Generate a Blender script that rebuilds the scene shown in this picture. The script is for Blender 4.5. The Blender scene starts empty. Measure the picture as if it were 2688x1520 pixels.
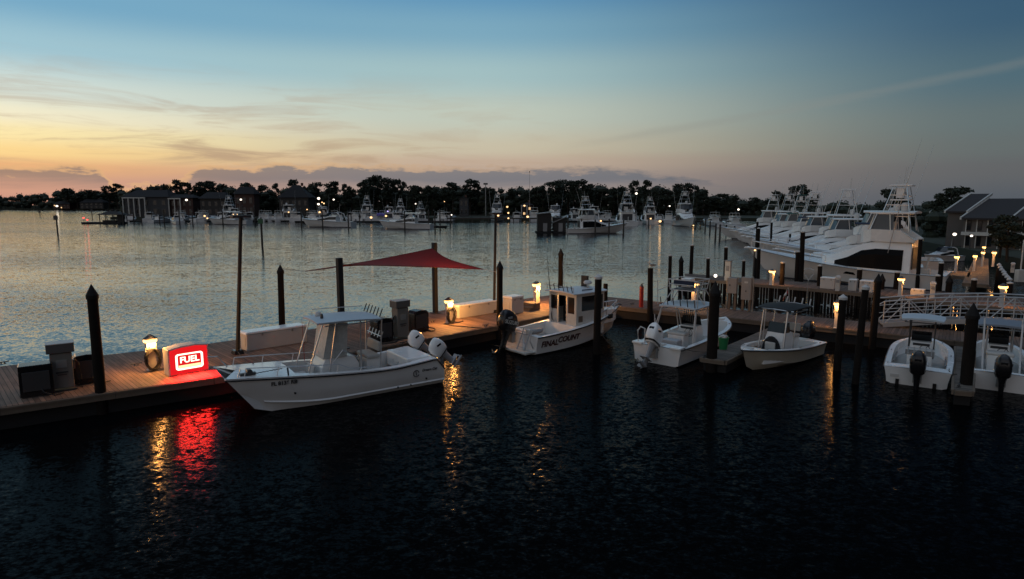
import bpy, math, random
from mathutils import Vector, Matrix
R = math.radians
random.seed(7)
sc = bpy.context.scene
COL = sc.collection

# ------------------------------------------------------------------ camera
F, H = 1650.0, 7.0                       # focal length in photo pixels (2688 wide), eye height in m
P = math.atan(225 / 1650)                # downward tilt
cam = bpy.data.cameras.new('camera'); cam_o = bpy.data.objects.new('camera', cam); COL.objects.link(cam_o)
cam.sensor_width = 36; cam.lens = 36 * F / 2688; cam.clip_start = .1; cam.clip_end = 6000
cam_o.location = (0, 0, H); cam_o.rotation_euler = (R(90) - P, 0, 0)
sc.camera = cam_o

def ray(px, py):
    x = (px - 1344) / F; y = (760 - py) / F
    return (x, math.cos(P) + y * math.sin(P), -math.sin(P) + y * math.cos(P))
def G(px, py, z=0.0):                    # photo pixel -> point on the level plane z
    d = ray(px, py); t = (z - H) / d[2]
    return Vector((d[0] * t, d[1] * t, z))
def zat(py, Y):                          # height of a pixel row at forward distance Y
    d = ray(1344, py); return H + Y * d[2] / d[1]
def xat(px, py, Y):
    d = ray(px, py); return Y * d[0] / d[1]

# ------------------------------------------------------------------ materials
_M = {}
def mat(name, color, rough=.6, metal=0., var=.12, scale=3., bump=0., spec=.5, coat=0.):
    if name in _M: return _M[name]
    m = bpy.data.materials.new(name); m.use_nodes = True
    nt = m.node_tree; b = nt.nodes['Principled BSDF']
    b.inputs['Roughness'].default_value = rough; b.inputs['Metallic'].default_value = metal
    b.inputs['Specular IOR Level'].default_value = spec; b.inputs['Coat Weight'].default_value = coat
    tc = nt.nodes.new('ShaderNodeTexCoord'); n = nt.nodes.new('ShaderNodeTexNoise')
    n.inputs['Scale'].default_value = scale; n.inputs['Detail'].default_value = 5
    nt.links.new(tc.outputs['Object'], n.inputs['Vector'])
    mx = nt.nodes.new('ShaderNodeMix'); mx.data_type = 'RGBA'
    mx.inputs[6].default_value = (*[c * (1 - var) for c in color], 1)
    mx.inputs[7].default_value = (*[min(1, c * (1 + var)) for c in color], 1)
    nt.links.new(n.outputs['Fac'], mx.inputs[0]); nt.links.new(mx.outputs[2], b.inputs['Base Color'])
    rr = nt.nodes.new('ShaderNodeMapRange'); rr.inputs['To Min'].default_value = max(.02, rough - .08); rr.inputs['To Max'].default_value = min(1, rough + .1)
    nt.links.new(n.outputs['Fac'], rr.inputs['Value']); nt.links.new(rr.outputs['Result'], b.inputs['Roughness'])
    if bump:
        bp = nt.nodes.new('ShaderNodeBump'); bp.inputs['Strength'].default_value = bump; bp.inputs['Distance'].default_value = .02
        nt.links.new(n.outputs['Fac'], bp.inputs['Height']); nt.links.new(bp.outputs['Normal'], b.inputs['Normal'])
    _M[name] = m; return m
def emit(name, color, strength):
    if name in _M: return _M[name]
    m = bpy.data.materials.new(name); m.use_nodes = True
    nt = m.node_tree; nt.nodes.clear()
    e = nt.nodes.new('ShaderNodeEmission'); o = nt.nodes.new('ShaderNodeOutputMaterial')
    e.inputs['Color'].default_value = (*color, 1); e.inputs['Strength'].default_value = strength
    nt.links.new(e.outputs[0], o.inputs['Surface']); _M[name] = m; return m
def planks(name, angle, color=(.155, .095, .065), w=.14):
    """weathered boards laid across a dock that runs at the given angle"""
    m = bpy.data.materials.new(name); m.use_nodes = True
    nt = m.node_tree; L = nt.links.new; b = nt.nodes['Principled BSDF']; N = nt.nodes.new
    b.inputs['Roughness'].default_value = .75
    tc = N('ShaderNodeTexCoord'); mp = N('ShaderNodeMapping'); mp.inputs['Rotation'].default_value = (0, 0, -angle)
    L(tc.outputs['Object'], mp.inputs['Vector'])
    sx = N('ShaderNodeSeparateXYZ'); L(mp.outputs['Vector'], sx.inputs[0])
    dv = N('ShaderNodeMath'); dv.operation = 'DIVIDE'; dv.inputs[1].default_value = w; L(sx.outputs[0], dv.inputs[0])
    fl = N('ShaderNodeMath'); fl.operation = 'FLOOR'; L(dv.outputs[0], fl.inputs[0])
    fr = N('ShaderNodeMath'); fr.operation = 'FRACT'; L(dv.outputs[0], fr.inputs[0])
    wn = N('ShaderNodeTexWhiteNoise'); wn.noise_dimensions = '1D'; L(fl.outputs[0], wn.inputs['W'])
    no = N('ShaderNodeTexNoise'); no.inputs['Scale'].default_value = 2.2; no.inputs['Detail'].default_value = 7
    mp2 = N('ShaderNodeMapping'); mp2.inputs['Scale'].default_value = (5, .6, 1); L(mp.outputs['Vector'], mp2.inputs['Vector']); L(mp2.outputs['Vector'], no.inputs['Vector'])
    ad = N('ShaderNodeMath'); ad.operation = 'MULTIPLY_ADD'; ad.inputs[1].default_value = .45; L(wn.outputs['Value'], ad.inputs[0]); L(no.outputs['Fac'], ad.inputs[2])
    cr = N('ShaderNodeValToRGB'); cr.color_ramp.elements[0].position = .3; cr.color_ramp.elements[1].position = 1.0
    cr.color_ramp.elements[0].color = (*[c * .45 for c in color], 1); cr.color_ramp.elements[1].color = (*[c * 1.55 for c in color], 1)
    L(ad.outputs[0], cr.inputs[0])
    gp = N('ShaderNodeMath'); gp.operation = 'COMPARE'; gp.inputs[1].default_value = .5; gp.inputs[2].default_value = .445; L(fr.outputs[0], gp.inputs[0])
    mx = N('ShaderNodeMix'); mx.data_type = 'RGBA'; mx.inputs[6].default_value = (.008, .007, .006, 1)
    L(gp.outputs[0], mx.inputs[0]); L(cr.outputs[0], mx.inputs[7]); L(mx.outputs[2], b.inputs['Base Color'])
    hb = N('ShaderNodeMath'); hb.operation = 'MULTIPLY_ADD'; hb.inputs[1].default_value = .4; L(no.outputs['Fac'], hb.inputs[0]); L(gp.outputs[0], hb.inputs[2])
    bp = N('ShaderNodeBump'); bp.inputs['Distance'].default_value = .012; bp.inputs['Strength'].default_value = .8
    L(hb.outputs[0], bp.inputs['Height']); L(bp.outputs['Normal'], b.inputs['Normal'])
    return m

WHITE = mat('white_gelcoat', (.85, .85, .83), .25, var=.05, scale=1.5, coat=.3)
HULLW = mat('white_hull', (.74, .73, .71), .3, var=.12, scale=.8, coat=.2)
OFFW = mat('off_white', (.55, .54, .5), .55, var=.15, scale=4)
BOXW = mat('white_plastic', (.54, .53, .51), .5, var=.1, scale=3)
SOLE = mat('cockpit_sole', (.36, .36, .34), .7, var=.2, scale=6)
GREY = mat('grey_plastic', (.25, .25, .25), .5)
CAPM = mat('pile_cap_dark', (.012, .011, .011), .7, spec=.2)
DGREY = mat('dark_grey', (.05, .05, .052), .45)
BLACK = mat('black_gloss', (.012, .012, .014), .25)
RUBBER = mat('black_rubber', (.015, .015, .015), .7)
GLASS = mat('dark_glass', (.008, .009, .011), .08, var=.02)
MASK = mat('window_mask', (.004, .004, .005), .4, var=.02, spec=.1)
CLEAR = mat('clear_vinyl', (.5, .5, .47), .12, var=.3, scale=9, bump=.6)
ALU = mat('aluminium', (.62, .63, .64), .32, metal=.85, var=.06)
STEEL = mat('galvanised', (.3, .31, .31), .45, metal=.6, var=.15)
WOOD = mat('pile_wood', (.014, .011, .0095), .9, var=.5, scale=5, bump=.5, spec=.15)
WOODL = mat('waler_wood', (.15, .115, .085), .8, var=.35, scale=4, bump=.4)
DARKW = mat('dark_cladding', (.02, .018, .017), .7, var=.3)
FLOAT = mat('dock_float', (.012, .012, .013), .8)
VINYL = mat('seat_vinyl', (.5, .49, .46), .5)
NAVY = mat('navy_canvas', (.02, .03, .06), .8)
GREENC = mat('green_canvas', (.02, .10, .09), .8)
SAILR = mat('red_sail_cloth', (.22, .014, .012), .75, var=.1, scale=6)
REDP = mat('red_paint', (.35, .02, .02), .4)
GREENP = mat('green_plastic', (.02, .20, .07), .4)
ROPE = mat('rope', (.05, .045, .04), .9)
BOTTOM = mat('bottom_paint', (.015, .018, .03), .7)
BARK = mat('bark', (.03, .022, .016), .9, var=.3)
LEAF = mat('leaf_dark', (.022, .03, .016), .75, var=.4, scale=.4)
PINE = mat('pine_needles', (.02, .03, .018), .75, var=.4, scale=.4)
LAMPC = emit('lamp_amber', (1., .5, .14), 5)
LAMPF = emit('far_amber', (1., .58, .26), 2.3)
LAMPW = emit('far_white', (1., .86, .72), 2.6)

# ------------------------------------------------------------------ mesh builder
class MB:
    def __init__(self): self.v = []; self.f = []; self.T = None
    def add(self, vs, fs):
        n = len(self.v)
        self.v += [tuple(self.T @ Vector(p)) if self.T else tuple(p) for p in vs]
        self.f += [tuple(i + n for i in f) for f in fs]
        return self
    def box(self, c, s, rz=0., ry=0., rx=0., top=1.):
        x, y, z = s[0] / 2, s[1] / 2, s[2] / 2
        m = Matrix.Translation(Vector(c)) @ Matrix.Rotation(rz, 4, 'Z') @ Matrix.Rotation(ry, 4, 'Y') @ Matrix.Rotation(rx, 4, 'X')
        vs = [m @ Vector(p) for p in ((-x, -y, -z), (x, -y, -z), (x, y, -z), (-x, y, -z), (-x * top, -y * top, z), (x * top, -y * top, z), (x * top, y * top, z), (-x * top, y * top, z))]
        return self.add(vs, [(0, 3, 2, 1), (4, 5, 6, 7), (0, 1, 5, 4), (1, 2, 6, 5), (2, 3, 7, 6), (3, 0, 4, 7)])
    def loft(self, rings, closed=True, cap0=True, cap1=True):
        n = len(rings[0]); vs = [p for r in rings for p in r]; fs = []
        for i in range(len(rings) - 1):
            for j in range(n if closed else n - 1):
                a = i * n + j; b = i * n + (j + 1) % n
                fs.append((a, b, b + n, a + n))
        if cap0: fs.append(tuple(range(n))[::-1])
        if cap1: fs.append(tuple((len(rings) - 1) * n + j for j in range(n)))
        return self.add(vs, fs)
    def tube(self, pts, r, n=6, r1=None):
        pts = [Vector(p) for p in pts]; rings = []; k = len(pts)
        for i, p in enumerate(pts):
            d = (pts[min(i + 1, k - 1)] - pts[max(i - 1, 0)])
            if d.length < 1e-9: d = Vector((0, 0, 1))
            d.normalize()
            u = d.cross(Vector((0, 0, 1)))
            if u.length < .05: u = d.cross(Vector((1, 0, 0)))
            u.normalize(); w = u.cross(d)
            rr = r if r1 is None else r + (r1 - r) * i / (k - 1)
            rings.append([p + (u * math.cos(a) + w * math.sin(a)) * rr for a in [2 * math.pi * j / n for j in range(n)]])
        return self.loft(rings)
    def lathe(self, prof, c=(0, 0, 0), n=12):
        rings = [[(c[0] + r * math.cos(2 * math.pi * j / n), c[1] + r * math.sin(2 * math.pi * j / n), c[2] + z) for j in range(n)] for r, z in prof]
        return self.loft(rings)
    def prism(self, poly, z0, z1):
        return self.loft([[(p[0], p[1], z0) for p in poly], [(p[0], p[1], z1) for p in poly]])
    def sphere(self, c, r, n=8, sz=1.):
        return self.lathe([(r * math.sin(math.pi * i / n) + 1e-4, -r * sz * math.cos(math.pi * i / n)) for i in range(n + 1)], c, n + 2)
    def build(self, name, m, parent=None, smooth=False, bevel=0., label=None):
        me = bpy.data.meshes.new(name); me.from_pydata(self.v, [], self.f); me.validate()
        me.materials.append(m)
        o = bpy.data.objects.new(name, me); COL.objects.link(o)
        if parent is not None: o.parent = parent
        if smooth:
            for p in me.polygons: p.use_smooth = True
            try: me.set_sharp_from_angle(angle=R(40))
            except Exception: pass
        if bevel:
            b = o.modifiers.new('bevel', 'BEVEL'); b.width = bevel; b.segments = 2; b.limit_method = 'ANGLE'; b.angle_limit = R(35)
        if label: o['label'] = label
        return o

def tag(o, label=None, cat=None, group=None, kind=None):
    if label: o['label'] = label
    if cat: o['category'] = cat
    if group: o['group'] = group
    if kind: o['kind'] = kind
    return o
def thing(name, label, cat, loc=(0, 0, 0), rz=0., group=None):
    o = bpy.data.objects.new(name, None); COL.objects.link(o); o.empty_display_size = .2
    o.location = loc; o.rotation_euler = (0, 0, rz)
    return tag(o, label, cat, group)
def clone(src, loc, rz=0., label=None, scale=None, group=None):
    """a copy of a thing with copies of its parts and sub-parts (mesh data shared)"""
    def rec(o, par):
        c = o.copy(); COL.objects.link(c)
        if par is not None: c.parent = par
        for ch in KIDS(o): rec(ch, c)
        return c
    r = rec(src, None); r.location = loc; r.rotation_euler = (0, 0, rz)
    if scale is not None: r.scale = scale if hasattr(scale, '__len__') else (scale,) * 3
    if label: r['label'] = label
    if group: r['group'] = group
    return r
def KIDS(o): return [c for c in o.children]
def text(name, s, size, m, parent, loc, rot, extrude=.004, bold=0., align='CENTER', shear=0., sx=1.):
    cu = bpy.data.curves.new(name, 'FONT'); cu.body = s; cu.size = size; cu.extrude = extrude; cu.offset = bold
    cu.align_x = align; cu.align_y = 'CENTER'; cu.shear = shear; cu.materials.append(m)
    tmp = bpy.data.objects.new(name, cu); COL.objects.link(tmp)
    dg = bpy.context.evaluated_depsgraph_get(); me = bpy.data.meshes.new_from_object(tmp.evaluated_get(dg))
    bpy.data.objects.remove(tmp)
    if not me.materials: me.materials.append(m)
    o = bpy.data.objects.new(name, me); COL.objects.link(o); o.parent = parent
    o.location = loc; o.rotation_euler = rot; o.scale = (sx, 1, 1)
    return o
def lamp_light(parent, loc, power, color=(1., .55, .2), radius=.1):
    l = bpy.data.lights.new('lamp_light', 'POINT'); l.energy = power; l.color = color; l.shadow_soft_size = radius
    o = bpy.data.objects.new('lamp_light', l); COL.objects.link(o); o.parent = parent; o.location = loc
    return o
# ------------------------------------------------------------------ sky
SUN_EL, SUN_AZ = R(1.0), R(-44)           # azimuth from straight ahead, left negative
w = bpy.data.worlds.new('World'); sc.world = w; w.use_nodes = True
nt = w.node_tree; N = nt.nodes.new; L = nt.links.new
bg = nt.nodes['Background']
def math_node(op, a, b=None, c=None, clamp=False):
    n = N('ShaderNodeMath'); n.operation = op; n.use_clamp = clamp
    for i, x in enumerate((a, b, c)):
        if x is None: continue
        if isinstance(x, (int, float)): n.inputs[i].default_value = x
        else: L(x, n.inputs[i])
    return n.outputs[0]
def ramp(fac, stops, interp='EASE'):
    n = N('ShaderNodeValToRGB'); cr = n.color_ramp; cr.interpolation = interp
    while len(cr.elements) < len(stops): cr.elements.new(.5)
    for e, (p, c) in zip(cr.elements, stops): e.position = p; e.color = (*c, 1) if len(c) == 3 else c
    L(fac, n.inputs[0]); return n.outputs[0]
def mixc(fac, a, b, mode='MIX'):
    n = N('ShaderNodeMix'); n.data_type = 'RGBA'; n.blend_type = mode
    for i, x in ((0, fac), (6, a), (7, b)):
        if isinstance(x, (int, float)): n.inputs[i].default_value = x
        elif isinstance(x, tuple): n.inputs[i].default_value = (*x, 1)
        else: L(x, n.inputs[i])
    return n.outputs[2]
def srgb(r, g, b):
    f = lambda c: (c / 255 / 12.92) if c <= 10 else ((c / 255 + .055) / 1.055) ** 2.4
    return (f(r), f(g), f(b))
tc = N('ShaderNodeTexCoord'); sp = N('ShaderNodeSeparateXYZ'); L(tc.outputs['Generated'], sp.inputs[0])
X, Y, Z = sp.outputs
az = math_node('ARCTAN2', X, Y)                        # 0 ahead, + right
el = math_node('ARCSINE', Z)
elf = math_node('DIVIDE', el, R(90), clamp=True)       # 0..1 over 90 degrees
E = lambda d: d / 90.0
# elevation ramps toward the afterglow, ahead, to the right, and behind
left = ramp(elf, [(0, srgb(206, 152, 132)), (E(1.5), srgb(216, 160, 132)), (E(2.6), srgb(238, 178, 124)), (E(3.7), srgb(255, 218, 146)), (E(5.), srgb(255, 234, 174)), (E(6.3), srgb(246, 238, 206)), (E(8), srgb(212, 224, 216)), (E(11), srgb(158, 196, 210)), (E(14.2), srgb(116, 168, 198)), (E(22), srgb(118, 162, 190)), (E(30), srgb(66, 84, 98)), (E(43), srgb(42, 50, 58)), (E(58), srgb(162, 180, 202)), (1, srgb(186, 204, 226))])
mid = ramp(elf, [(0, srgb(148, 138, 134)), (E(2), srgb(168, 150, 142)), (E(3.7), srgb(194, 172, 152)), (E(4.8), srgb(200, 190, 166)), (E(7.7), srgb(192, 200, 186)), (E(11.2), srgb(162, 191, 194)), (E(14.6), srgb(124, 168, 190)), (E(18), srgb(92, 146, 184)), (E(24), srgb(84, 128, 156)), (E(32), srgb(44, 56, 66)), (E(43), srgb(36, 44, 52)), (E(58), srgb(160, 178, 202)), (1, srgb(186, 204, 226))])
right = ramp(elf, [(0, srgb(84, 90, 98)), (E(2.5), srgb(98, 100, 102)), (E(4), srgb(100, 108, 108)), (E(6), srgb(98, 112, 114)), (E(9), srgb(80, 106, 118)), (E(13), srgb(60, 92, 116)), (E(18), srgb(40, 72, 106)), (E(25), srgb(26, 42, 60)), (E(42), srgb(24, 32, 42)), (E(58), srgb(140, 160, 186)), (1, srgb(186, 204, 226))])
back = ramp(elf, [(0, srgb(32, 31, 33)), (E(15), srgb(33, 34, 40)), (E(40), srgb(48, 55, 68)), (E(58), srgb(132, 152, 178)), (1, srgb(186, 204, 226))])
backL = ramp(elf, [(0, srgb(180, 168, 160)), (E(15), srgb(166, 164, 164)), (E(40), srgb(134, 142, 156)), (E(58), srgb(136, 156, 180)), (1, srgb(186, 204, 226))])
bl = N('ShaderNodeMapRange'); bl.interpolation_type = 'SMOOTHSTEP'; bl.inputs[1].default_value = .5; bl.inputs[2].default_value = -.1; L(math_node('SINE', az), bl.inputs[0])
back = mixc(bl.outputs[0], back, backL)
a1 = N('ShaderNodeMapRange'); a1.interpolation_type = 'SMOOTHSTEP'; a1.inputs[1].default_value = R(-44); a1.inputs[2].default_value = R(-4); L(az, a1.inputs[0])
a2 = N('ShaderNodeMapRange'); a2.interpolation_type = 'SMOOTHSTEP'; a2.inputs[1].default_value = R(-5); a2.inputs[2].default_value = R(39); L(az, a2.inputs[0])
aabs = math_node('ABSOLUTE', math_node('ADD', az, R(20)))
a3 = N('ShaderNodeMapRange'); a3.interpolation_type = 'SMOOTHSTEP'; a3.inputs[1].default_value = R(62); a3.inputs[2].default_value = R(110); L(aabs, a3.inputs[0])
sky = mixc(a1.outputs[0], left, mid); sky = mixc(a2.outputs[0], sky, right)
# thin high cloud: streaks that follow the glow, and one long wisp rising to the right
cv = N('ShaderNodeCombineXYZ'); L(az, cv.inputs[0]); L(el, cv.inputs[1])
mp = N('ShaderNodeMapping'); mp.inputs['Rotation'].default_value = (0, 0, R(-9)); mp.inputs['Scale'].default_value = (4, 34, 1); L(cv.outputs[0], mp.inputs['Vector'])
n1 = N('ShaderNodeTexNoise'); n1.inputs['Scale'].default_value = 1.3; n1.inputs['Detail'].default_value = 8; n1.inputs['Roughness'].default_value = .6; n1.inputs['Distortion'].default_value = .7; L(mp.outputs[0], n1.inputs['Vector'])
streak = ramp(n1.outputs['Fac'], [(.45, (0, 0, 0)), (.66, (1, 1, 1))])
band = ramp(elf, [(E(2), (0, 0, 0)), (E(4), (1, 1, 1)), (E(7), (.55,) * 3), (E(12), (0, 0, 0))])
lefty = N('ShaderNodeMapRange'); lefty.inputs[1].default_value = R(12); lefty.inputs[2].default_value = R(-22); L(az, lefty.inputs[0])
sfac = math_node('MULTIPLY', math_node('MULTIPLY', streak, band), math_node('MULTIPLY', lefty.outputs[0], .75))
sky = mixc(sfac, sky, srgb(176, 148, 124))
wl = math_node('MULTIPLY_ADD', math_node('SUBTRACT', az, R(5.4)), .14, R(5.1))      # centre line of the long wisp
wob = math_node('MULTIPLY_ADD', n1.outputs['Fac'], R(.9), R(-.45))
dist = math_node('ABSOLUTE', math_node('SUBTRACT', math_node('SUBTRACT', el, wl), wob))
wisp = N('ShaderNodeMapRange'); wisp.interpolation_type = 'SMOOTHSTEP'; wisp.inputs[1].default_value = R(.55); wisp.inputs[2].default_value = 0; L(dist, wisp.inputs[0])
wr = N('ShaderNodeMapRange'); wr.inputs[1].default_value = R(3); wr.inputs[2].default_value = R(12); L(az, wr.inputs[0])
sky = mixc(math_node('MULTIPLY', math_node('MULTIPLY', wisp.outputs[0], wr.outputs[0]), .22), sky, srgb(140, 140, 134))
# low grey cloud bank with a ragged top edge
mp2 = N('ShaderNodeMapping'); mp2.inputs['Scale'].default_value = (11, 38, 1); L(cv.outputs[0], mp2.inputs['Vector'])
n2 = N('ShaderNodeTexNoise'); n2.inputs['Scale'].default_value = 2.2; n2.inputs['Detail'].default_value = 9; n2.inputs['Roughness'].default_value = .62; L(mp2.outputs[0], n2.inputs['Vector'])
top = ramp(math_node('MULTIPLY_ADD', az, 1 / R(80), .5), [(0, (.52,) * 3), (.06, (.58,) * 3), (.088, (.57,) * 3), (.098, (.30,) * 3), (.145, (.30,) * 3), (.175, (.62,) * 3), (.30, (.68,) * 3), (.45, (.66,) * 3), (.56, (.66,) * 3), (.63, (.62,) * 3), (.70, (.46,) * 3), (.78, (.12,) * 3), (1, (0,) * 3)], 'LINEAR')
edge = math_node('MULTIPLY_ADD', n2.outputs['Fac'], R(2.4), math_node('MULTIPLY_ADD', top, R(5.2), R(-1.45)))
cb = N('ShaderNodeMapRange'); cb.inputs[1].default_value = R(.22); cb.inputs[2].default_value = R(-.4); L(math_node('SUBTRACT', el, edge), cb.inputs[0])
low = N('ShaderNodeMapRange'); low.interpolation_type = 'SMOOTHSTEP'; low.inputs[1].default_value = R(.9); low.inputs[2].default_value = R(2.2)
L(math_node('ADD', el, math_node('MULTIPLY_ADD', n1.outputs['Fac'], R(1.8), R(-.9))), low.inputs[0])
bank = ramp(math_node('MULTIPLY_ADD', az, 1 / R(80), .5), [(0, srgb(120, 116, 116)), (.3, srgb(100, 110, 122)), (.6, srgb(84, 102, 118)), (.85, srgb(82, 90, 100)), (1, srgb(62, 74, 88))])
bank = mixc(math_node('MULTIPLY', n2.outputs['Fac'], .35), bank, srgb(88, 88, 96))
sky = mixc(math_node('MULTIPLY', math_node('MULTIPLY', cb.outputs[0], low.outputs[0]), .66), sky, bank)
rim = math_node('MULTIPLY', math_node('MULTIPLY', cb.outputs[0], math_node('SUBTRACT', 1., cb.outputs[0])), math_node('MULTIPLY', lefty.outputs[0], 1.6), clamp=True)
sky = mixc(rim, sky, srgb(250, 196, 132))
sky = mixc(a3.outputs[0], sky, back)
nish = N('ShaderNodeTexSky'); nish.sky_type = 'NISHITA'; nish.sun_disc = False
nish.sun_elevation = SUN_EL; nish.sun_rotation = SUN_AZ
sky = mixc(.0008, sky, nish.outputs[0], 'ADD')
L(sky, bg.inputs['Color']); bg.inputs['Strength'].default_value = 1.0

sun = bpy.data.lights.new('sun', 'SUN'); sun.energy = .03; sun.angle = R(.5); sun.color = (1, .62, .32)
so = bpy.data.objects.new('sun', sun); COL.objects.link(so)
d = Vector((math.sin(SUN_AZ) * math.cos(SUN_EL), math.cos(SUN_AZ) * math.cos(SUN_EL), math.sin(SUN_EL)))
so.rotation_euler = d.to_track_quat('Z', 'Y').to_euler(); so.location = (-20, 20, 30)

vs = sc.view_settings; vs.view_transform = 'Standard'; vs.look = 'None'; vs.gamma = 1; vs.exposure = 0
sc.render.engine = 'CYCLES'; c = sc.cycles
c.use_denoising = True; c.max_bounces = 6; c.glossy_bounces = 3; c.diffuse_bounces = 2; c.transmission_bounces = 3
c.sample_clamp_indirect = 15; c.caustics_reflective = False; c.caustics_refractive = False
try: c.denoiser = 'OPENIMAGEDENOISE'
except Exception: pass

# ------------------------------------------------------------------ water and land
def water_material():
    m = bpy.data.materials.new('harbour_water'); m.use_nodes = True
    nt = m.node_tree; L = nt.links.new; N = nt.nodes.new; b = nt.nodes['Principled BSDF']
    b.inputs['Base Color'].default_value = (.0015, .002, .0025, 1); b.inputs['Specular IOR Level'].default_value = .5
    b.inputs['IOR'].default_value = 1.333
    g = N('ShaderNodeNewGeometry')
    def noise(sx, sy, rot, scale, detail, rough=.55, out='Color'):
        mp = N('ShaderNodeMapping'); mp.inputs['Rotation'].default_value = (0, 0, R(rot)); mp.inputs['Scale'].default_value = (sx, sy, 1)
        L(g.outputs['Position'], mp.inputs['Vector'])
        n = N('ShaderNodeTexNoise'); n.inputs['Scale'].default_value = scale; n.inputs['Detail'].default_value = detail; n.inputs['Roughness'].default_value = rough
        L(mp.outputs[0], n.inputs['Vector']); return n.outputs[out]
    def vm(op, a, b_):
        n = N('ShaderNodeVectorMath'); n.operation = op; L(a, n.inputs[0])
        if isinstance(b_, tuple): n.inputs[1].default_value = b_
        elif op == 'SCALE': L(b_, n.inputs['Scale'])
        else: L(b_, n.inputs[1])
        return n.outputs[0]
    def m2(op, a, b_, c_=None, clamp=False):
        n = N('ShaderNodeMath'); n.operation = op; n.use_clamp = clamp
        for i, x in enumerate((a, b_, c_)):
            if x is None: continue
            if isinstance(x, (int, float)): n.inputs[i].default_value = x
            else: L(x, n.inputs[i])
        return n.outputs[0]
    ripple = noise(1, 1.4, 18, 12.0, 2); chop = noise(1, 1.5, -12, 4.2, 3); swell = noise(1, 1.8, -14, .55, 4, .65)
    patch = noise(.35, 1, -20, .035, 3, .5, 'Fac')
    pr = N('ShaderNodeMapRange'); pr.interpolation_type = 'SMOOTHSTEP'; pr.inputs[1].default_value = .42; pr.inputs[2].default_value = .6; pr.inputs[3].default_value = .55; pr.inputs[4].default_value = 1.
    L(patch, pr.inputs[0])
    sp = N('ShaderNodeSeparateXYZ'); L(g.outputs['Position'], sp.inputs[0])
    # the basin inside the docks is sheltered; beyond them lies a calm strip and then the breezier open channel
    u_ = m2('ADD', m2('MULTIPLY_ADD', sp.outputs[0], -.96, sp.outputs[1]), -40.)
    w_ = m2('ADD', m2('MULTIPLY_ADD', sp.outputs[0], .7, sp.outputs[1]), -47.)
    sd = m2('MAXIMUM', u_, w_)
    far = N('ShaderNodeValToRGB'); far.color_ramp.interpolation = 'EASE'
    while len(far.color_ramp.elements) < 5: far.color_ramp.elements.new(.5)
    for e_, (p_, v_) in zip(far.color_ramp.elements, ((.0, .98), (.095, .98), (.115, .38), (.22, .42), (.42, .74))): e_.position = p_; e_.color = (v_, v_, v_, 1)
    L(m2('MULTIPLY_ADD', sd, .01, .1, True), far.inputs[0])
    sl = N('ShaderNodeMapRange'); sl.interpolation_type = 'SMOOTHSTEP'; sl.inputs[1].default_value = -1.; sl.inputs[2].default_value = 2.; sl.inputs[3].default_value = .05; sl.inputs[4].default_value = 1.; L(sd, sl.inputs[0]); L(sl.outputs[0], b.inputs['Specular IOR Level'])  # reflectivity lowered inside the docks so the basin reads darker
    rg = N('ShaderNodeMapRange'); rg.inputs[1].default_value = 30; rg.inputs[2].default_value = 170; rg.inputs[1].default_value = -1; rg.inputs[2].default_value = 2; rg.inputs[3].default_value = .15; rg.inputs[4].default_value = .05; L(sd, rg.inputs[0]); L(rg.outputs[0], b.inputs['Roughness'])
    # wave slopes from three sizes of ripple, added to the upright normal
    half = (-.5, -.5, -.5)
    fac_ = m2('MULTIPLY', pr.outputs[0], far.outputs[0])
    tot = vm('ADD', vm('MULTIPLY', vm('ADD', ripple, half), (.2, .74, 0)), vm('MULTIPLY', vm('ADD', chop, half), (.16, .84, 0)))
    tot = vm('ADD', tot, vm('SCALE', vm('MULTIPLY', vm('ADD', swell, half), (.14, .46, 0)), m2('MULTIPLY_ADD', sl.outputs[0], .8, .14)))
    nv = vm('ADD', vm('SCALE', tot, fac_), (0, 0, 1))
    nn = N('ShaderNodeVectorMath'); nn.operation = 'NORMALIZE'; L(nv, nn.inputs[0]); L(nn.outputs[0], b.inputs['Normal'])
    # basin darkening put into the material: near-black diffuse mixed over its reflections
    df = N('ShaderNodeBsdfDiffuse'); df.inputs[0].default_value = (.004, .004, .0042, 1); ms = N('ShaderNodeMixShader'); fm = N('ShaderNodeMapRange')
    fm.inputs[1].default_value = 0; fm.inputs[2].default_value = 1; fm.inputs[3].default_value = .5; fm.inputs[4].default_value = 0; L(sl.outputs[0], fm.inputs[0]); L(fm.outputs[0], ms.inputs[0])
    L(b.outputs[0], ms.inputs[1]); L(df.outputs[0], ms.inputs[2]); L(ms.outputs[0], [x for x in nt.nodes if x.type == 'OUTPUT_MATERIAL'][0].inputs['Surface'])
    return m
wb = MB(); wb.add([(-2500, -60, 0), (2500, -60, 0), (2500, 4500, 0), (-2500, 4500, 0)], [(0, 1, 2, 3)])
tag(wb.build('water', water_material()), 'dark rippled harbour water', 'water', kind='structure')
LAND = mat('land_ground', (.035, .04, .025), .9, var=.4, scale=.2)
gb = MB(); gb.prism([(-183, 288), (130, 262), (420, 320), (1200, 500), (1500, 2400), (-165, 2400)], -1, 1.1)
tag(gb.build('shore_ground', LAND), 'dark wooded shore across the marina', 'shore', kind='structure')
gb = MB(); gb.prism([(-1800, 800), (-330, 740), (-190, 760), (-190, 2300), (-2400, 2300)], -1, 1.2)
tag(gb.build('far_shore_ground', LAND), 'low far shore at the left across the channel', 'shore', kind='structure')
gb = MB(); gb.prism([(33.5, 36.5), (46, 45), (52, 62), (57.5, 80), (70, 120), (84, 170), (100, 230), (240, 270), (240, 30)], -1, 1.35)
tag(gb.build('lawn', LAND), 'dark lawn and seawall bank at the right', 'lawn', kind='structure')
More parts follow.
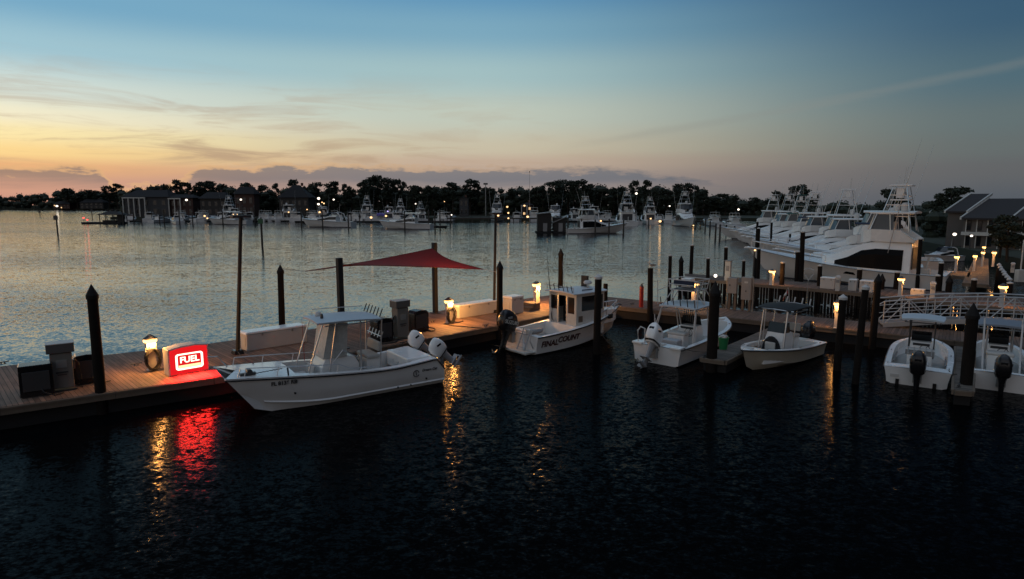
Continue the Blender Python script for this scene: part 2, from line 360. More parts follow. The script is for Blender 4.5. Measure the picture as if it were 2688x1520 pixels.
# ------------------------------------------------------------------ docks
def inset_poly(poly, d):
    c = Vector((sum(p[0] for p in poly) / len(poly), sum(p[1] for p in poly) / len(poly)))
    out = []
    for p in poly:
        v = Vector((p[0], p[1])) - c; out.append(tuple(c + v * max(0, 1 - d / max(v.length, .01))))
    return out
def dock(name, label, cat, poly, zd, ang, deckmat, thick=.1, fascia=.24, floats=True, group=None):
    root = thing(name, label, cat, (0, 0, 0), 0, group)
    poly = [(p[0], p[1]) for p in poly]
    MB().prism(poly, zd - thick, zd).build('deck', deckmat, root)
    f = MB(); n = len(poly)
    area = sum(poly[i][0] * poly[(i + 1) % n][1] - poly[(i + 1) % n][0] * poly[i][1] for i in range(n))
    for i in range(n):
        a = Vector(poly[i]); b = Vector(poly[(i + 1) % n]); d = b - a; l = d.length; d.normalize()
        nrm = Vector((d.y, -d.x)) * (1 if area > 0 else -1)
        k = max(1, int(l / 2.9)); seg = l / k
        for j in range(k):
            m = a + d * (seg * (j + .5)) + nrm * .04
            f.box((m.x, m.y, zd - .012 - fascia / 2), (seg - .012, .07, fascia), math.atan2(d.y, d.x))
            m2 = m + nrm * .045
            f.box((m2.x, m2.y, zd - .05), (seg - .03, .02, .06), math.atan2(d.y, d.x))
    f.build('fascia', WOODL, root)
    if floats: MB().prism(inset_poly(poly, .22), -.25, zd - thick - .004).build('float', FLOAT, root)
    return root
ZD = .75
fd = [G(-420, 1128, ZD), G(0, 1069, ZD), G(560, 990, ZD), G(1284, 858, ZD), G(1581, 799, ZD), G(1489, 768.6, ZD), G(1408, 780, ZD), G(550, 902, ZD), G(0, 962, ZD), G(-420, 1004, ZD)]
AF = R(44)
dock('fuel_dock', 'long brown plank fuel dock carrying the pumps and red sail', 'dock', fd, ZD, AF, planks('fuel_planks', AF))
fdir = Vector((math.cos(AF), math.sin(AF)))
AW = R(-35.6); wd = Vector((math.cos(AW), math.sin(AW)))
p0 = G(1581, 799, ZD).to_2d(); p1 = G(1489, 768.6, ZD).to_2d()
q0 = G(2508, 892, ZD).to_2d() + wd * 9; q1 = G(2225, 842, ZD).to_2d() + wd * 12
dock('walkway_dock', 'narrow plank walkway dock crossing behind the moored small boats', 'dock', [p0 + wd * .06, q0, q1, p1 + wd * .06], ZD - .004, AW, planks('walk_planks', AW, (.1, .068, .052)))
AP = R(52)
zf = .6; FP = planks('finger_planks', AP, (.11, .092, .075))
dock('finger_pier', 'finger pier with a green bucket beside the tall dark pile', 'dock', [G(1841, 938, zf), G(1903, 946, zf), G(2066, 858, ZD), G(2022, 853, ZD)], zf, AP, FP, fascia=.18, group='finger piers')
dock('finger_pier', 'finger pier between the two right hand boats', 'dock', [G(2505, 1022, zf), G(2551, 1026, zf), G(2557, 906, ZD), G(2512, 899.5, ZD)], zf, AP, FP, fascia=.18, group='finger piers')

# fixed pier with a board skirt, behind the walkway
ZP = 1.1
pf = [G(1800, 728, ZP), G(1972, 744, ZP), G(2154, 759, ZP), G(2345, 778, ZP), G(2560, 800, ZP), G(2800, 826, ZP)]
pb = [G(2800, 792, ZP), G(2500, 768, ZP), G(2320, 757, ZP), G(2100, 740, ZP), G(1798, 718, ZP)]
APr = R(-40)
PP = planks('pier_planks', APr, (.12, .08, .058))
fp = thing('fixed_pier', 'fixed timber pier with vertical board skirt and amber lamps', 'pier')
MB().prism([p.to_2d() for p in pf + pb], ZP - .12, ZP).build('deck', PP, fp)
sk = MB(); wl_ = MB()
for a, b in zip(pf, pf[1:]):
    a, b = a.to_2d(), b.to_2d(); d = (b - a); l = d.length; d.normalize(); an = math.atan2(d.y, d.x); nr = Vector((d.y, -d.x))
    k = int(l / .21)
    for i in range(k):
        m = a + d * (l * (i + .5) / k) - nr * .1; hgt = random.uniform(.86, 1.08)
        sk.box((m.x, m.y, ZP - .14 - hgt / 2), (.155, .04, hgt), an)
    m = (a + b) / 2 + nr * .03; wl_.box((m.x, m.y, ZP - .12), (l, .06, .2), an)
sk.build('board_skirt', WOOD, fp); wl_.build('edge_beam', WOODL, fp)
for i in range(9):
    p = pf[0].lerp(pf[4], i / 8.); q = pb[-1].lerp(pb[1], i / 8.); m = p.lerp(q, .5)
    st = MB(); st.tube([(m.x, m.y, -1.5), (m.x, m.y, ZP - .13)], .16, 8); st.build('bearing_pile', WOOD, fp)
# main pier that runs away along the sportfisher sterns
ZM = 1.25
mp = [G(2530, 742, ZM), G(2592, 747, ZM), G(2592, 678, ZM), G(2562, 674, ZM)]
MPL = planks('main_planks', R(60), (.12, .085, .06))
dock('main_pier', 'far pier with lit pedestals along the yacht sterns', 'pier', mp, ZM, R(40), MPL, floats=False)
dock('main_pier', 'short pier finger with one lit pedestal at the biggest yacht stern', 'pier', [G(2490, 722, ZM), G(2544, 727, ZM), G(2548, 714, ZM), G(2494, 710, ZM)], ZM, R(40), MPL, floats=False)

# ------------------------------------------------------------------ piles
def pile_parts(root, h, r, cap, lean=0., below=1.6, n=14):
    b = MB(); rings = []
    for i in range(9):
        t = i / 8; z = -below + (h + below) * t; rr = r * (1.06 - .12 * t) * (1 + .02 * math.sin(i * 2.1 + h))
        rings.append([(lean * z + rr * math.cos(2 * math.pi * j / n), rr * math.sin(2 * math.pi * j / n), z) for j in range(n)])
    b.loft(rings); b.build('post', WOOD, root, smooth=True)
    c = MB()
    if cap == 'point':
        c.lathe([(r * 1.12, -.1), (r * 1.12, .02), (.01, r * 2.3)], (lean * h, 0, h), n); c.build('pointed_cap', CAPM, root)
    elif cap == 'white':
        c.lathe([(r * 1.13, -.05), (r * 1.13, .05), (r * .5, r * .8), (.01, r * 1.2)], (lean * h, 0, h), n); c.build('white_cap', BOXW, root)
    elif cap == 'flat':
        c.lathe([(r * 1.06, -.03), (r * 1.06, .04), (.01, .1)], (lean * h, 0, h), n); c.build('white_cap', OFFW, root)
def pile(px, pyb, pyt, r, cap, label, z0=0., pxt=None, group=None, base=None):
    g = base if base is not None else G(px, pyb, z0)
    zt = zat(pyt, g[1])
    if cap == 'point': zt -= r * 2.3
    if cap == 'white': zt -= r * 1.2
    if cap == 'flat': zt -= .1
    t = thing('dock_pile', label, 'piling', (g[0], g[1], 0), 0, group)
    lean = random.uniform(-.022, .022)
    if pxt is not None: lean = (xat(pxt, pyt, g[1]) - g[0]) / max(zt, .5)
    pile_parts(t, zt, r, cap, lean)
    return t
PG = 'dock piles of the fuel dock'
pile(264, 1029, 746, .165, 'point', 'tall dark pile with pointed cap at the left by the fuel pumps', ZD, group=PG)
pile(740, 866, 694, .155, 'point', 'dark pointed pile behind the long white box under the sail tip', ZD, group=PG)
pile(1311, 853, 684, .16, 'point', 'dark pointed pile behind the black outboard of the pilothouse boat', ZD, group=PG)
pile(1471, 776, 652, .17, 'point', 'dark pointed pile rising behind the pilothouse roof', ZD, group=PG)
pile(1566, 929, 718, .17, 'white', 'grey pile with white cone cap beside the pilothouse boat bow', group='piles standing in the near basin')
pile(1588, 800, 745, .15, '', 'short dark pile just behind the cone capped pile at the dock corner', ZD, group=PG)
gp = pile(1706, 845, 704, .17, '', 'plain grey pile with a gull perched on top', group='piles standing in the near basin')
pile(1868, 939, 738, .22, 'point', 'thick black pile at the end of the finger pier with the bucket', zf, pxt=1878, group='piles standing in the near basin')
pile(2197, 972, 772, .15, 'white', 'slim pile with white cone cap beside the amber lamp pedestal', group='piles standing in the near basin')
pile(2245, 1007, 746, .13, 'white', 'leaning slim pile with small white cap right of the black topped boat', pxt=2273, group='piles standing in the near basin')
pile(2292, 876, 718, .16, 'point', 'pointed dark pile at the left foot of the aluminium gangway', ZD, group='piles standing in the near basin')
pile(2536, 1008, 795, .2, 'point', 'thick black pile on the finger between the two right hand boats', zf, group='piles standing in the near basin')
BG = 'piles around the fixed pier'
ordw = ['first', 'second', 'third', 'fourth', 'fifth', 'sixth', 'seventh', 'eighth', 'ninth', 'tenth', 'eleventh', 'twelfth', 'thirteenth']
row1 = [(1757, 760, 668, .15, 'flat'), (1787, 748, 671, .2, 'point'), (1812, 752, 641, .16, 'flat'), (1857, 765, 675, .15, 'flat'), (1903, 757, 646, .16, 'flat'), (1950, 755, 681, .14, 'flat'), (1989, 738, 650, .17, 'flat'), (2050, 786, 686, .17, 'flat')]
for k, (px, yb, yt, r, cp) in enumerate(row1):
    pile(px, yb, yt, r, cp, 'point topped dark pile at the left end of the fixed pier' if cp == 'point' else f'white topped pile left of the fixed pier lamp, {ordw[k if k < 1 else k - 1]} from the left of that row', group=BG)
row2 = [(2090, 755, 658, .17), (2102, 748, 606, .2), (2148, 790, 694, .16), (2183, 735, 664, .17), (2251, 795, 703, .18), (2280, 738, 669, .16), (2347, 800, 711, .17), (2373, 745, 679, .17), (2407, 762, 624, .15), (2456, 800, 720, .15), (2464, 775, 687, .18), (2550, 815, 730, .17), (2644, 825, 739, .17)]
for k, (px, yb, yt, r) in enumerate(row2):
    pile(px, yb, yt, r, 'flat', f'white topped pile before the big white yacht hull, {ordw[k]} from the left', group=BG)
pile(2309, 800, 718, .2, 'point', 'pointed dark pile on the fixed pier beside the white dock boxes', group=BG)
pile(2485, 802, 723, .19, 'point', 'pointed dark pile on the fixed pier below the yacht stern', group=BG)
for k, (px, yb, yt, r) in enumerate([(1983, 690, 580, .14), (1986, 712, 597, .17), (2022, 680, 582, .14), (2200, 668, 597, .16), (2071, 672, 612, .15), (2112, 652, 598, .15), (2150, 655, 605, .15), (1906, 612, 588, .16), (1928, 618, 592, .16)]):
    pile(px, yb, yt, r, 'flat', f'slender pile in the yacht slips beyond the pier, {ordw[k]} of that group', group='piles in the yacht slips')
for k in range(7):
    g = G(2617 + 4.4 * k, 738 + 7.5 * k, .5)
    pile(0, 0, 690 + 6.2 * k, .15, 'white', f'white capped pile in the receding row at the right edge, {ordw[k]} from the far end', base=g, group='receding row of white capped piles')

# gull on the plain pile
gl = gp.location; gz = zat(704, gl.y)
gull = thing('gull', 'white and grey gull perched on the plain grey pile', 'bird', (gl.x, gl.y, gz), R(200))
b = MB(); b.loft([[(x, r * math.cos(a), z + r * .85 * math.sin(a)) for a in [2 * math.pi * j / 10 for j in range(10)]] for x, r, z in ((-.24, .012, .17), (-.14, .05, .17), (-.02, .085, .18), (.09, .08, .21), (.14, .05, .27), (.17, .055, .32), (.21, .05, .335), (.245, .02, .33))])
b.build('body', BOXW, gull, smooth=True)
b = MB()
for s in (-1, 1): b.loft([[(x, s * (.075 + w), z), (x, s * .085, z + h), (x, s * .06, z - h * .6)] for x, w, z, h in ((-.3, -.05, .16, .012), (-.15, .0, .18, .05), (.05, .01, .21, .05), (.09, .0, .22, .02))])
b.build('wing', GREY, gull)
b = MB(); b.tube([(.24, 0, .33), (.31, 0, .315)], .012, 5, .004); b.build('beak', mat('beak_yellow', (.5, .3, .03), .5), gull)
b = MB()
for s in (-1, 1): b.tube([(0, s * .03, .12), (.01, s * .03, 0)], .007, 5)
b.build('legs', mat('beak_yellow', (.5, .3, .03), .5), gull)

# ------------------------------------------------------------------ shade sail and its posts
def sail_post(px, pyb, pyt, r, label):
    g = G(px, pyb, ZD); zt = zat(pyt, g.y)
    t = thing('sail_post', label, 'post', (g.x, g.y, ZD), AF, 'posts of the shade sail')
    b = MB(); b.box((0, 0, (zt - ZD) / 2), (r * 2, r * 2, zt - ZD)); b.build('post', RUBBER, t, bevel=.015)
    b = MB(); b.box((0, 0, .02), (.45, .45, .04)); b.build('base_plate', DGREY, t)
    b = MB(); b.tube([(r, 0, zt - ZD - .25), (r + .12, 0, zt - ZD - .25)], .02); b.build('eye_bolt', STEEL, t)
    return Vector((g.x, g.y, zt))
s1 = sail_post(899, 915, 677, .115, 'black square post of the red sail rising behind the boat console')
s2 = sail_post(1143, 822, 637, .12, 'black square post holding the peak of the red sail')
cA = Vector((xat(770, 0, 30.6), 30.6, zat(712, 30.6)))
cB = Vector((s1.x + .14, s1.y + .05, zat(695, s1.y)))
cC = Vector((s2.x - .1, s2.y - .12, zat(652, s2.y)))
cD = Vector((xat(1265, 0, 34.3), 34.3, zat(707, 34.3)))
cs = [cA, cB, cD, cC]
n = 18; grid = []
cen = sum(cs, Vector()) / 4
for i in range(n + 1):
    for j in range(n + 1):
        u, v = i / n, j / n
        p = cA * (1 - u) * (1 - v) + cB * u * (1 - v) + cD * u * v + cC * (1 - u) * v
        k = 1 - .15 * max(math.sin(math.pi * u) * (2 * abs(v - .5)) ** 2, math.sin(math.pi * v) * (2 * abs(u - .5)) ** 2)
        m2 = (cA * (1 - u) + cB * u) if v < .5 else (cC * (1 - u) + cD * u)
        p = cen + (p - cen) * k
        grid.append(p)
b = MB(); b.add(grid, [(i * (n + 1) + j, i * (n + 1) + j + 1, (i + 1) * (n + 1) + j + 1, (i + 1) * (n + 1) + j) for i in range(n) for j in range(n)])
sail = thing('shade_sail', 'dark red four cornered shade sail stretched over the fuel dock', 'shade sail', (0, 0, 0))
so_ = b.build('sail_cloth', SAILR, sail, smooth=True)
_nt = SAILR.node_tree; _p = _nt.nodes['Principled BSDF']; _tr = _nt.nodes.new('ShaderNodeBsdfTranslucent'); _tr.inputs[0].default_value = (.1, .007, .007, 1); _mx = _nt.nodes.new('ShaderNodeMixShader'); _mx.inputs[0].default_value = .4   # woven cloth lets light through
_nt.links.new(_p.outputs[0], _mx.inputs[1]); _nt.links.new(_tr.outputs[0], _mx.inputs[2]); _nt.links.new(_mx.outputs[0], [x for x in _nt.nodes if x.type == 'OUTPUT_MATERIAL'][0].inputs['Surface'])
b = MB()
def edge(k): return [grid[i] for i in k]
N1 = n + 1
for e in ([j for j in range(N1)], [n * N1 + j for j in range(N1)], [i * N1 for i in range(N1)], [i * N1 + n for i in range(N1)]): b.tube(edge(e), .02, 5)
b.build('edge_hem', mat('sail_hem', (.12, .01, .01), .8), sail)
pA = G(740, 866, ZD); pD = G(1311, 853, ZD)
for a_, b_ in ((grid[0], (pA.x, pA.y, grid[0].z + .1)), (grid[n * N1], (s1.x, s1.y, s1.z - .25)), (grid[n], (s2.x, s2.y, s2.z - .25)), (grid[n * N1 + n], (pD.x, pD.y, grid[n * N1 + n].z + .05))):
    b = MB(); b.tube([a_, b_], .012, 5); b.build('corner_cable', STEEL, sail)

# ------------------------------------------------------------------ light poles
def light_pole(px, pyb, pyt, label, pxt):
    g = G(px, pyb, ZD); zt = zat(pyt, g.y); h = zt - ZD
    t = thing('light_pole', label, 'lamp post', (g.x, g.y, ZD), AF, 'light poles on the fuel dock')
    dx = (xat(pxt, pyt, g.y) - g.x)
    off = Matrix.Rotation(-AF, 3, 'Z') @ Vector((dx, 0, 0))
    b = MB(); b.tube([(0, 0, 0), (off.x * .5, off.y * .5, h * .5), (off.x, off.y, h)], .085, 10, .07); b.build('pole', RUBBER, t, smooth=True)
    b = MB(); b.box((0, 0, .09), (.42, .42, .18), top=.85); b.build('base', BLACK, t, bevel=.02)
    b = MB(); b.box((off.x, off.y, h + .06), (.75, .3, .11)); b.box((off.x, off.y, h - .02), (.12, .12, .1)); b.build('lamp_head', DGREY, t, bevel=.02)
    return t
light_pole(624, 929, 572, 'tall black light pole between fuel sign and long white box', 632)
light_pole(1297, 820, 563, 'tall black light pole at the right end of the red sail', 1301)
# ------------------------------------------------------------------ things on the fuel dock
def lamp_pedestal(g, label, h=1.35, s=1., power=40, rz=AF, mount=True, light=True, lampmat=None):
    """short power pedestal with a lit amber band under a hood"""
    t = thing('dock_pedestal', label, 'lit pedestal', g, rz, 'lit dock pedestals')
    w = .15 * s
    b = MB(); b.loft([[(x * k, y * k, z) for x, y in ((-w, -w * .8), (w, -w * .8), (w, w * .8), (-w, w * .8))] for z, k in ((0, 1.1), (.05, 1.1), (.06, .95), (h * .62, .95), (h * .72, 1.12), (h * .8, 1.12))]); b.build('column', BOXW, t, bevel=.012)
    b = MB(); b.lathe([(.19 * s, h * .805), (.235 * s, h * .83), (.235 * s, h * .895), (.2 * s, h * .9)], n=14); b.build('lamp_band', lampmat or LAMPC, t)
    b = MB(); b.lathe([(.21 * s, h * .9), (.255 * s, h * .905), (.23 * s, h * .93), (.03, h * 1.03)], n=14); b.build('hood', DGREY, t)
    if mount:
        b = MB()
        b.box((0, 0, h * .6), (w * 2.6, .14, .16)); b.box((0, -w * .8, h * .66), (.14, .1, .14)); b.build('outlet_box', OFFW, t)
    if light:
        lamp_light(t, (0, -.34 * s, h * .85), power * 5., (1., .42, .1), radius=.1)
        lamp_light(t, (0, .34 * s, h * .85), power * 1.6, (1., .42, .1), radius=.1)
    return t
def cable_coil(g, label, r=.34, n=9, m=None):
    t = thing('cable_coil', label, 'cable coil', g, AF, 'coiled shore power cables'); b = MB()
    for k in range(n):
        a0 = random.uniform(-.25, .25); rr = r * random.uniform(.82, 1.05); off = random.uniform(-.1, .1)
        b.tube([(rr * .72 * math.sin(a) + off * .3, -.12 - .05 * (k % 4) + .03 * math.sin(3 * a + k), .46 + rr * 1.22 * math.cos(a + a0 * .2)) for a in [2 * math.pi * j / 22 for j in range(23)]], .02, 6)
    b.build('coils', m or RUBBER, t, smooth=True)
    b = MB(); b.tube([(.1, -.2, .1), (.35, -.3, .03), (.75, -.25, .03), (1.0, .1, .03)], .02, 6); b.build('loose_end', m or RUBBER, t)
    return t
g = G(400, 972, ZD); lamp_pedestal(g, 'glowing pedestal with peaked dark hood left of the fuel sign')
cable_coil(g, 'black cable coil hung on the pedestal left of the fuel sign')
g = G(1179, 848, ZD); lamp_pedestal(g, 'glowing pedestal between the fuel pump and the low white dock box', power=70)
cable_coil(g, 'black cable coil hung on the pedestal beside the low white box')
g = G(1408, 802, ZD); lamp_pedestal(g, 'glowing flat hooded pedestal behind the left side of the pilothouse', h=1.5, s=1.1, power=80)

# fuel sign: backlit red face, white framed panel
g = G(500, 978, ZD); sa = R(45)
fs = thing('fuel_sign', 'red backlit fuel sign box with white lit lettering', 'sign', g, sa); fs.scale = (1.04, 1.2, .92)
b = MB(); prof = [(-.72, 0), (.62, 0), (.62, 1.1), (.2, 1.17), (-.3, 1.15), (-.72, 1.07)]
b.loft([[(x, .42, z) for x, z in prof], [(x, -.07, z) for x, z in prof]]); b.build('cabinet', mat('sign_cabinet', (.6, .57, .5), .5), fs, bevel=.02)
REDL = emit('sign_red', (1., .015, .02), .8); WHL = emit('sign_white', (1., .95, .74), 1.9); REDD = emit('sign_red_deep', (1., .01, .015), 1.6)
b = MB(); prof2 = [(-.67, .05), (.57, .05), (.57, 1.05), (.2, 1.11), (-.3, 1.09), (-.67, 1.02)]
b.loft([[(x, -.074, z) for x, z in prof2], [(x, -.1, z) for x, z in prof2]]); b.build('sign_face', REDL, fs)
def rrect(x0, x1, z0, z1, r, y, k=5):
    pts = []
    for cx, cz, a0 in ((x1 - r, z1 - r, 0), (x0 + r, z1 - r, 90), (x0 + r, z0 + r, 180), (x1 - r, z0 + r, 270)):
        for i in range(k + 1): a = R(a0 + 90 * i / k); pts.append((cx + r * math.cos(a), y, cz + r * math.sin(a)))
    return pts
b = MB(); o1 = rrect(-.5, .42, .2, .86, .1, -.104); i1 = rrect(-.43, .35, .27, .8, .06, -.104)
n = len(o1); b.add(o1 + i1, [(j, (j + 1) % n, n + (j + 1) % n, n + j) for j in range(n)])
o2 = [(x, -.112, z) for x, y, z in o1]; i2 = [(x, -.112, z) for x, y, z in i1]; b.add(o2 + i2, [(j, n + j, n + (j + 1) % n, (j + 1) % n) for j in range(n)])
b.build('lit_frame', WHL, fs)
b = MB(); b.box((-.04, -.108, .335), (.74, .012, .11)); b.build('lit_strip', emit('sign_yellow', (1., .82, .4), 1.3), fs)
text('fuel_lettering', 'FUEL', .34, WHL, fs, (-.04, -.112, .59), (R(90), 0, 0), bold=.008, sx=.88)
al = bpy.data.lights.new('sign_light', 'AREA'); al.energy = 190; al.spread = R(110); al.color = (1., .02, .015); al.shape = 'RECTANGLE'; al.size = 1.1; al.size_y = .35
ao = bpy.data.objects.new('sign_light', al); COL.objects.link(ao); ao.parent = fs; ao.location = (-.04, -.3, .75); ao.rotation_euler = (R(-24), 0, 0)

def dispenser(g, label, rz, h=1.62):
    t = thing('fuel_dispenser', label, 'fuel pump', g, rz, 'fuel dispensers')
    b = MB(); b.box((0, 0, (h - .33) / 2 + .05), (.62, .48, h - .43)); b.build('body', mat('pump_body', (.2, .19, .17), .5), t, bevel=.02)
    b = MB(); b.box((0, 0, h - .16), (.78, .56, .3)); b.build('head', mat('pump_head', (.12, .115, .11), .5), t, bevel=.02)
    b = MB(); b.box((0, 0, h + .005), (.8, .58, .03)); b.build('top', OFFW, t, bevel=.008)
    b = MB(); b.box((0, 0, .025), (.72, .56, .05)); b.build('base', DGREY, t)
    b = MB(); b.box((0, -.245, h * .58), (.3, .02, .26)); b.build('display', mat('pump_display', (.3, .3, .28), .3), t)
    b = MB(); b.box((0, -.245, h * .4), (.34, .02, .05)); b.box((0, -.245, h * .35), (.26, .018, .03)); b.build('notice_plate', DGREY, t)
    for s in (-1, 1):
        b = MB(); b.box((s * .34, -.02, h * .52), (.07, .12, .3)); b.build('nozzle_holder', STEEL, t)
        b = MB(); b.tube([(s * .36, -.05, h * .62), (s * .47, -.1, h * .55), (s * .5, -.12, h * .25), (s * .42, -.14, .08), (s * .52, -.1, .03)], .022, 6); b.build('hose', RUBBER, t)
        b = MB(); b.tube([(s * .37, -.03, h * .52), (s * .4, -.1, h * .6), (s * .38, -.16, h * .64)], .02, 6); b.build('nozzle', DGREY, t)
    return t
def reel_box(g, label, rz, w=.78, d=.6, h=1.02, arch=True):
    t = thing('hose_reel_cabinet', label, 'hose reel', g, rz, 'black hose reel cabinets')
    pr = [(-w / 2, .04), (w / 2, .04), (w / 2, h * .86), (w * .36, h * .97), (0, h), (-w * .36, h * .97), (-w / 2, h * .86)] if arch else [(-w / 2, .04), (w / 2, .04), (w / 2, h), (-w / 2, h)]
    b = MB(); b.loft([[(x, d / 2, z) for x, z in pr], [(x, -d / 2, z) for x, z in pr]]); b.build('cabinet', BLACK, t, bevel=.02)
    b = MB(); b.box((0, 0, .02), (w * .9, d * .9, .04)); b.build('plinth', DGREY, t)
    b = MB(); b.box((0, -d / 2 - .012, h * .5), (w * .8, .02, h * .6)); b.build('access_door', DGREY, t, bevel=.008)
    b = MB(); b.tube([(w * .1, -d / 2, .3), (w * .2, -d / 2 - .12, .15), (w * .5, -d / 2 - .2, .03), (w * .75, -d / 2 - .05, .03)], .02, 6); b.build('hose_tail', RUBBER, t)
    return t
az_ = R(36)
reel_box(G(100, 1036, ZD), 'square black cabinet left of the first fuel pump', az_, .9, .62, 1.06, False)
dispenser(G(168, 1022, ZD), 'grey fuel pump between two black cabinets at the far left', az_)
reel_box(G(232, 1003, ZD), 'round topped black hose reel between left pump and pointed pile', az_, .85, .62, 1.06)
reel_box(G(1003, 896, ZD), 'black hose cabinet left of the middle fuel pump', AF, .85, .62, 1.12)
dispenser(G(1052, 888, ZD), 'tall grey fuel pump behind the white outboard motors', AF, 1.8)
reel_box(G(1098, 870, ZD), 'black round topped hose cabinet right of the middle fuel pump', AF, .85, .62, 1.1)

def dock_box(g, label, rz, w, d, h, taper=1., group='white dock boxes'):
    t = thing('dock_box', label, 'dock box', g, rz, group)
    b = MB(); b.box((0, 0, h * .43), (w, d, h * .86), top=taper); b.build('body', BOXW, t, bevel=.025)
    b = MB(); b.box((0, 0, h * .93), (w * 1.04, d * 1.06, h * .12), top=.95); b.build('lid', WHITE, t, bevel=.03)
    b = MB(); b.box((w * .25, -d / 2 - .012, h * .8), (.07, .02, .1)); b.box((-w * .25, -d / 2 - .012, h * .8), (.07, .02, .1)); b.build('latch', STEEL, t)
    b = MB(); b.box((-w / 2 - .012, 0, h * .45), (.02, d * .55, h * .5)); b.build('end_panel', OFFW, t, bevel=.006)
    return t
c = (G(668, 929, ZD) + G(790, 893, ZD)) / 2 + Vector((-.28, .28, 0))
dock_box(c, 'long white dock box behind the catamaran bow', AF, 2.7, .72, .82)
c = (G(1214, 843, ZD) + G(1300, 815, ZD)) / 2 + Vector((-.28, .28, 0))
dock_box(c, 'low white dock box lit amber at its end beside the pedestal', AF, 2.9, .72, .74)
dock_box(G(1352, 822, ZD) + Vector((-.1, .15, 0)), 'tall white cabinet box between pointed pile and pilothouse boat', AF, .95, .75, 1.02)

# timber steps by the pilothouse
g = G(1390, 812, ZD); t = thing('wooden_steps', 'amber lit wooden steps beside the pilothouse', 'steps', g, AF)
b = MB()
for i in range(2): b.box((.15 * i, 0, .1 + .2 * i - .0), (.9 - .3 * i, .9, .2))
b.build('treads', WOODL, t, bevel=.01)

def cleat(px, py, label, rz=AF, z=ZD):
    t = thing('dock_cleat', label, 'cleat', G(px, py, z), rz, 'dock cleats')
    b = MB(); b.tube([(-.2, 0, .1), (-.1, 0, .085), (.1, 0, .085), (.2, 0, .1)], .022, 6)
    for s in (-1, 1): b.tube([(s * .06, 0, 0), (s * .05, 0, .09)], .022, 6)
    b.box((0, 0, .008), (.2, .09, .016)); b.build('horn', DGREY, t)
for px, py, lab in [(358, 960, 'dock cleat between left pile and cable coil'), (8, 956, 'dock cleat on the back edge at the left frame edge'), (640, 888, 'dock cleat on the back edge beside the left light pole'), (792, 866, 'dock cleat on the back edge behind the boat windshield'), (1136, 846, 'dock cleat left of the pedestal with the white box'), (1275, 857, 'dock cleat on the front edge by the black outboard'), (1060, 903, 'dock cleat behind the white outboards'), (1660, 800, 'dock cleat on the walkway left of the gull pile'), (1850, 938, 'dock cleat at the tip of the finger with the bucket'), (2516, 1016, 'dock cleat at the tip of the right hand finger')]:
    cleat(px, py, lab, z=ZD if py < 1000 and px != 1850 else .6)
def hose(name, label, pix, z, r=.022, m=None, cat='hose', group=None):
    pts = [G(px, py, z) for px, py in pix]; out = []
    for i in range(len(pts) - 1):
        p0_, p1_, p2, p3 = pts[max(i - 1, 0)], pts[i], pts[i + 1], pts[min(i + 2, len(pts) - 1)]
        for k in range(6):
            s = k / 6; out.append(.5 * ((2 * p1_) + (p2 - p0_) * s + (2 * p0_ - 5 * p1_ + 4 * p2 - p3) * s * s + (3 * p1_ - p0_ - 3 * p2 + p3) * s ** 3))
    out.append(pts[-1]); b = MB(); b.tube(out, r, 6); return tag(b.build(name, m or RUBBER, smooth=True), label, cat, group)
hose('deck_hose', 'black hose running right from the lit pedestal along the planks', [(1165, 850), (1190, 855), (1230, 858), (1268, 862)], ZD + .025)
hose('deck_hose', 'looped black hose lying right of the middle hose cabinet', [(1112, 861), (1130, 860), (1143, 864), (1136, 869), (1118, 868), (1104, 866)], ZD + .025)
hose('deck_hose', 'black hose trailing behind the boat seat to the pump', [(960, 895), (985, 901), (1010, 902), (1042, 897)], ZD + .025)

# red extinguisher stand on the walkway corner
t = thing('fire_extinguisher', 'red fire extinguisher stand at the walkway corner', 'fire extinguisher', G(1683, 806, ZD), AW)
b = MB(); b.tube([(0, 0, 0), (0, 0, 1.25)], .13, 10); b.build('cylinder', REDP, t, smooth=True)
b = MB(); b.lathe([(.13, 1.25), (.06, 1.36), (.04, 1.44)], n=10); b.tube([(0, 0, 1.42), (.14, 0, 1.48)], .02); b.build('valve', DGREY, t)

# electrical cabinets on the walkway back edge
g1 = G(1920, 813, ZD); g2 = G(1957, 817, ZD)
t = thing('electrical_cabinet', 'left grey electrical box on a timber frame beside the wall lamp', 'electrical box', g1, AW, 'electrical boxes')
b = MB(); b.box((0, 0, 1.45), (.52, .28, .92)); b.build('box', mat('cabinet_grey', (.3, .28, .26), .5), t, bevel=.012)
b = MB(); b.box((-.12, -.15, 1.48), (.06, .03, .1)); b.build('latch', DGREY, t)
for s in (-1, 1): b = MB(); b.box((s * .17, .05, .5), (.12, .12, 1.0)); b.build('leg', WOODL, t)
b = MB(); b.tube([(-.32, 0, 0), (-.32, 0, 1.9)], .03, 6); b.build('conduit', STEEL, t)
t = thing('electrical_cabinet', 'taller grey electrical box at the right with a white plate', 'electrical box', g2, AW, 'electrical boxes')
b = MB(); b.box((0, 0, 1.35), (.55, .28, 1.32)); b.build('box', mat('cabinet_grey', (.3, .28, .26), .5), t, bevel=.012)
b = MB(); b.box((0, -.15, 1.72), (.2, .02, .1)); b.build('white_plate', OFFW, t)
b = MB(); b.box((0, -.15, 1.2), (.05, .03, .1)); b.build('latch', DGREY, t)
for s in (-1, 1): b = MB(); b.box((s * .2, .05, .36), (.12, .12, .7)); b.build('leg', WOODL, t)
b = MB(); b.tube([(.36, 0, 0), (.36, 0, 2.0)], .035, 6); b.build('conduit', STEEL, t)
g = G(1910, 736, ZP); t = thing('utility_pedestal', 'white utility pedestal behind the left electrical box', 'pedestal', g, AW)
b = MB(); b.box((0, 0, .75), (.42, .34, 1.5)); b.build('body', OFFW, t, bevel=.02)
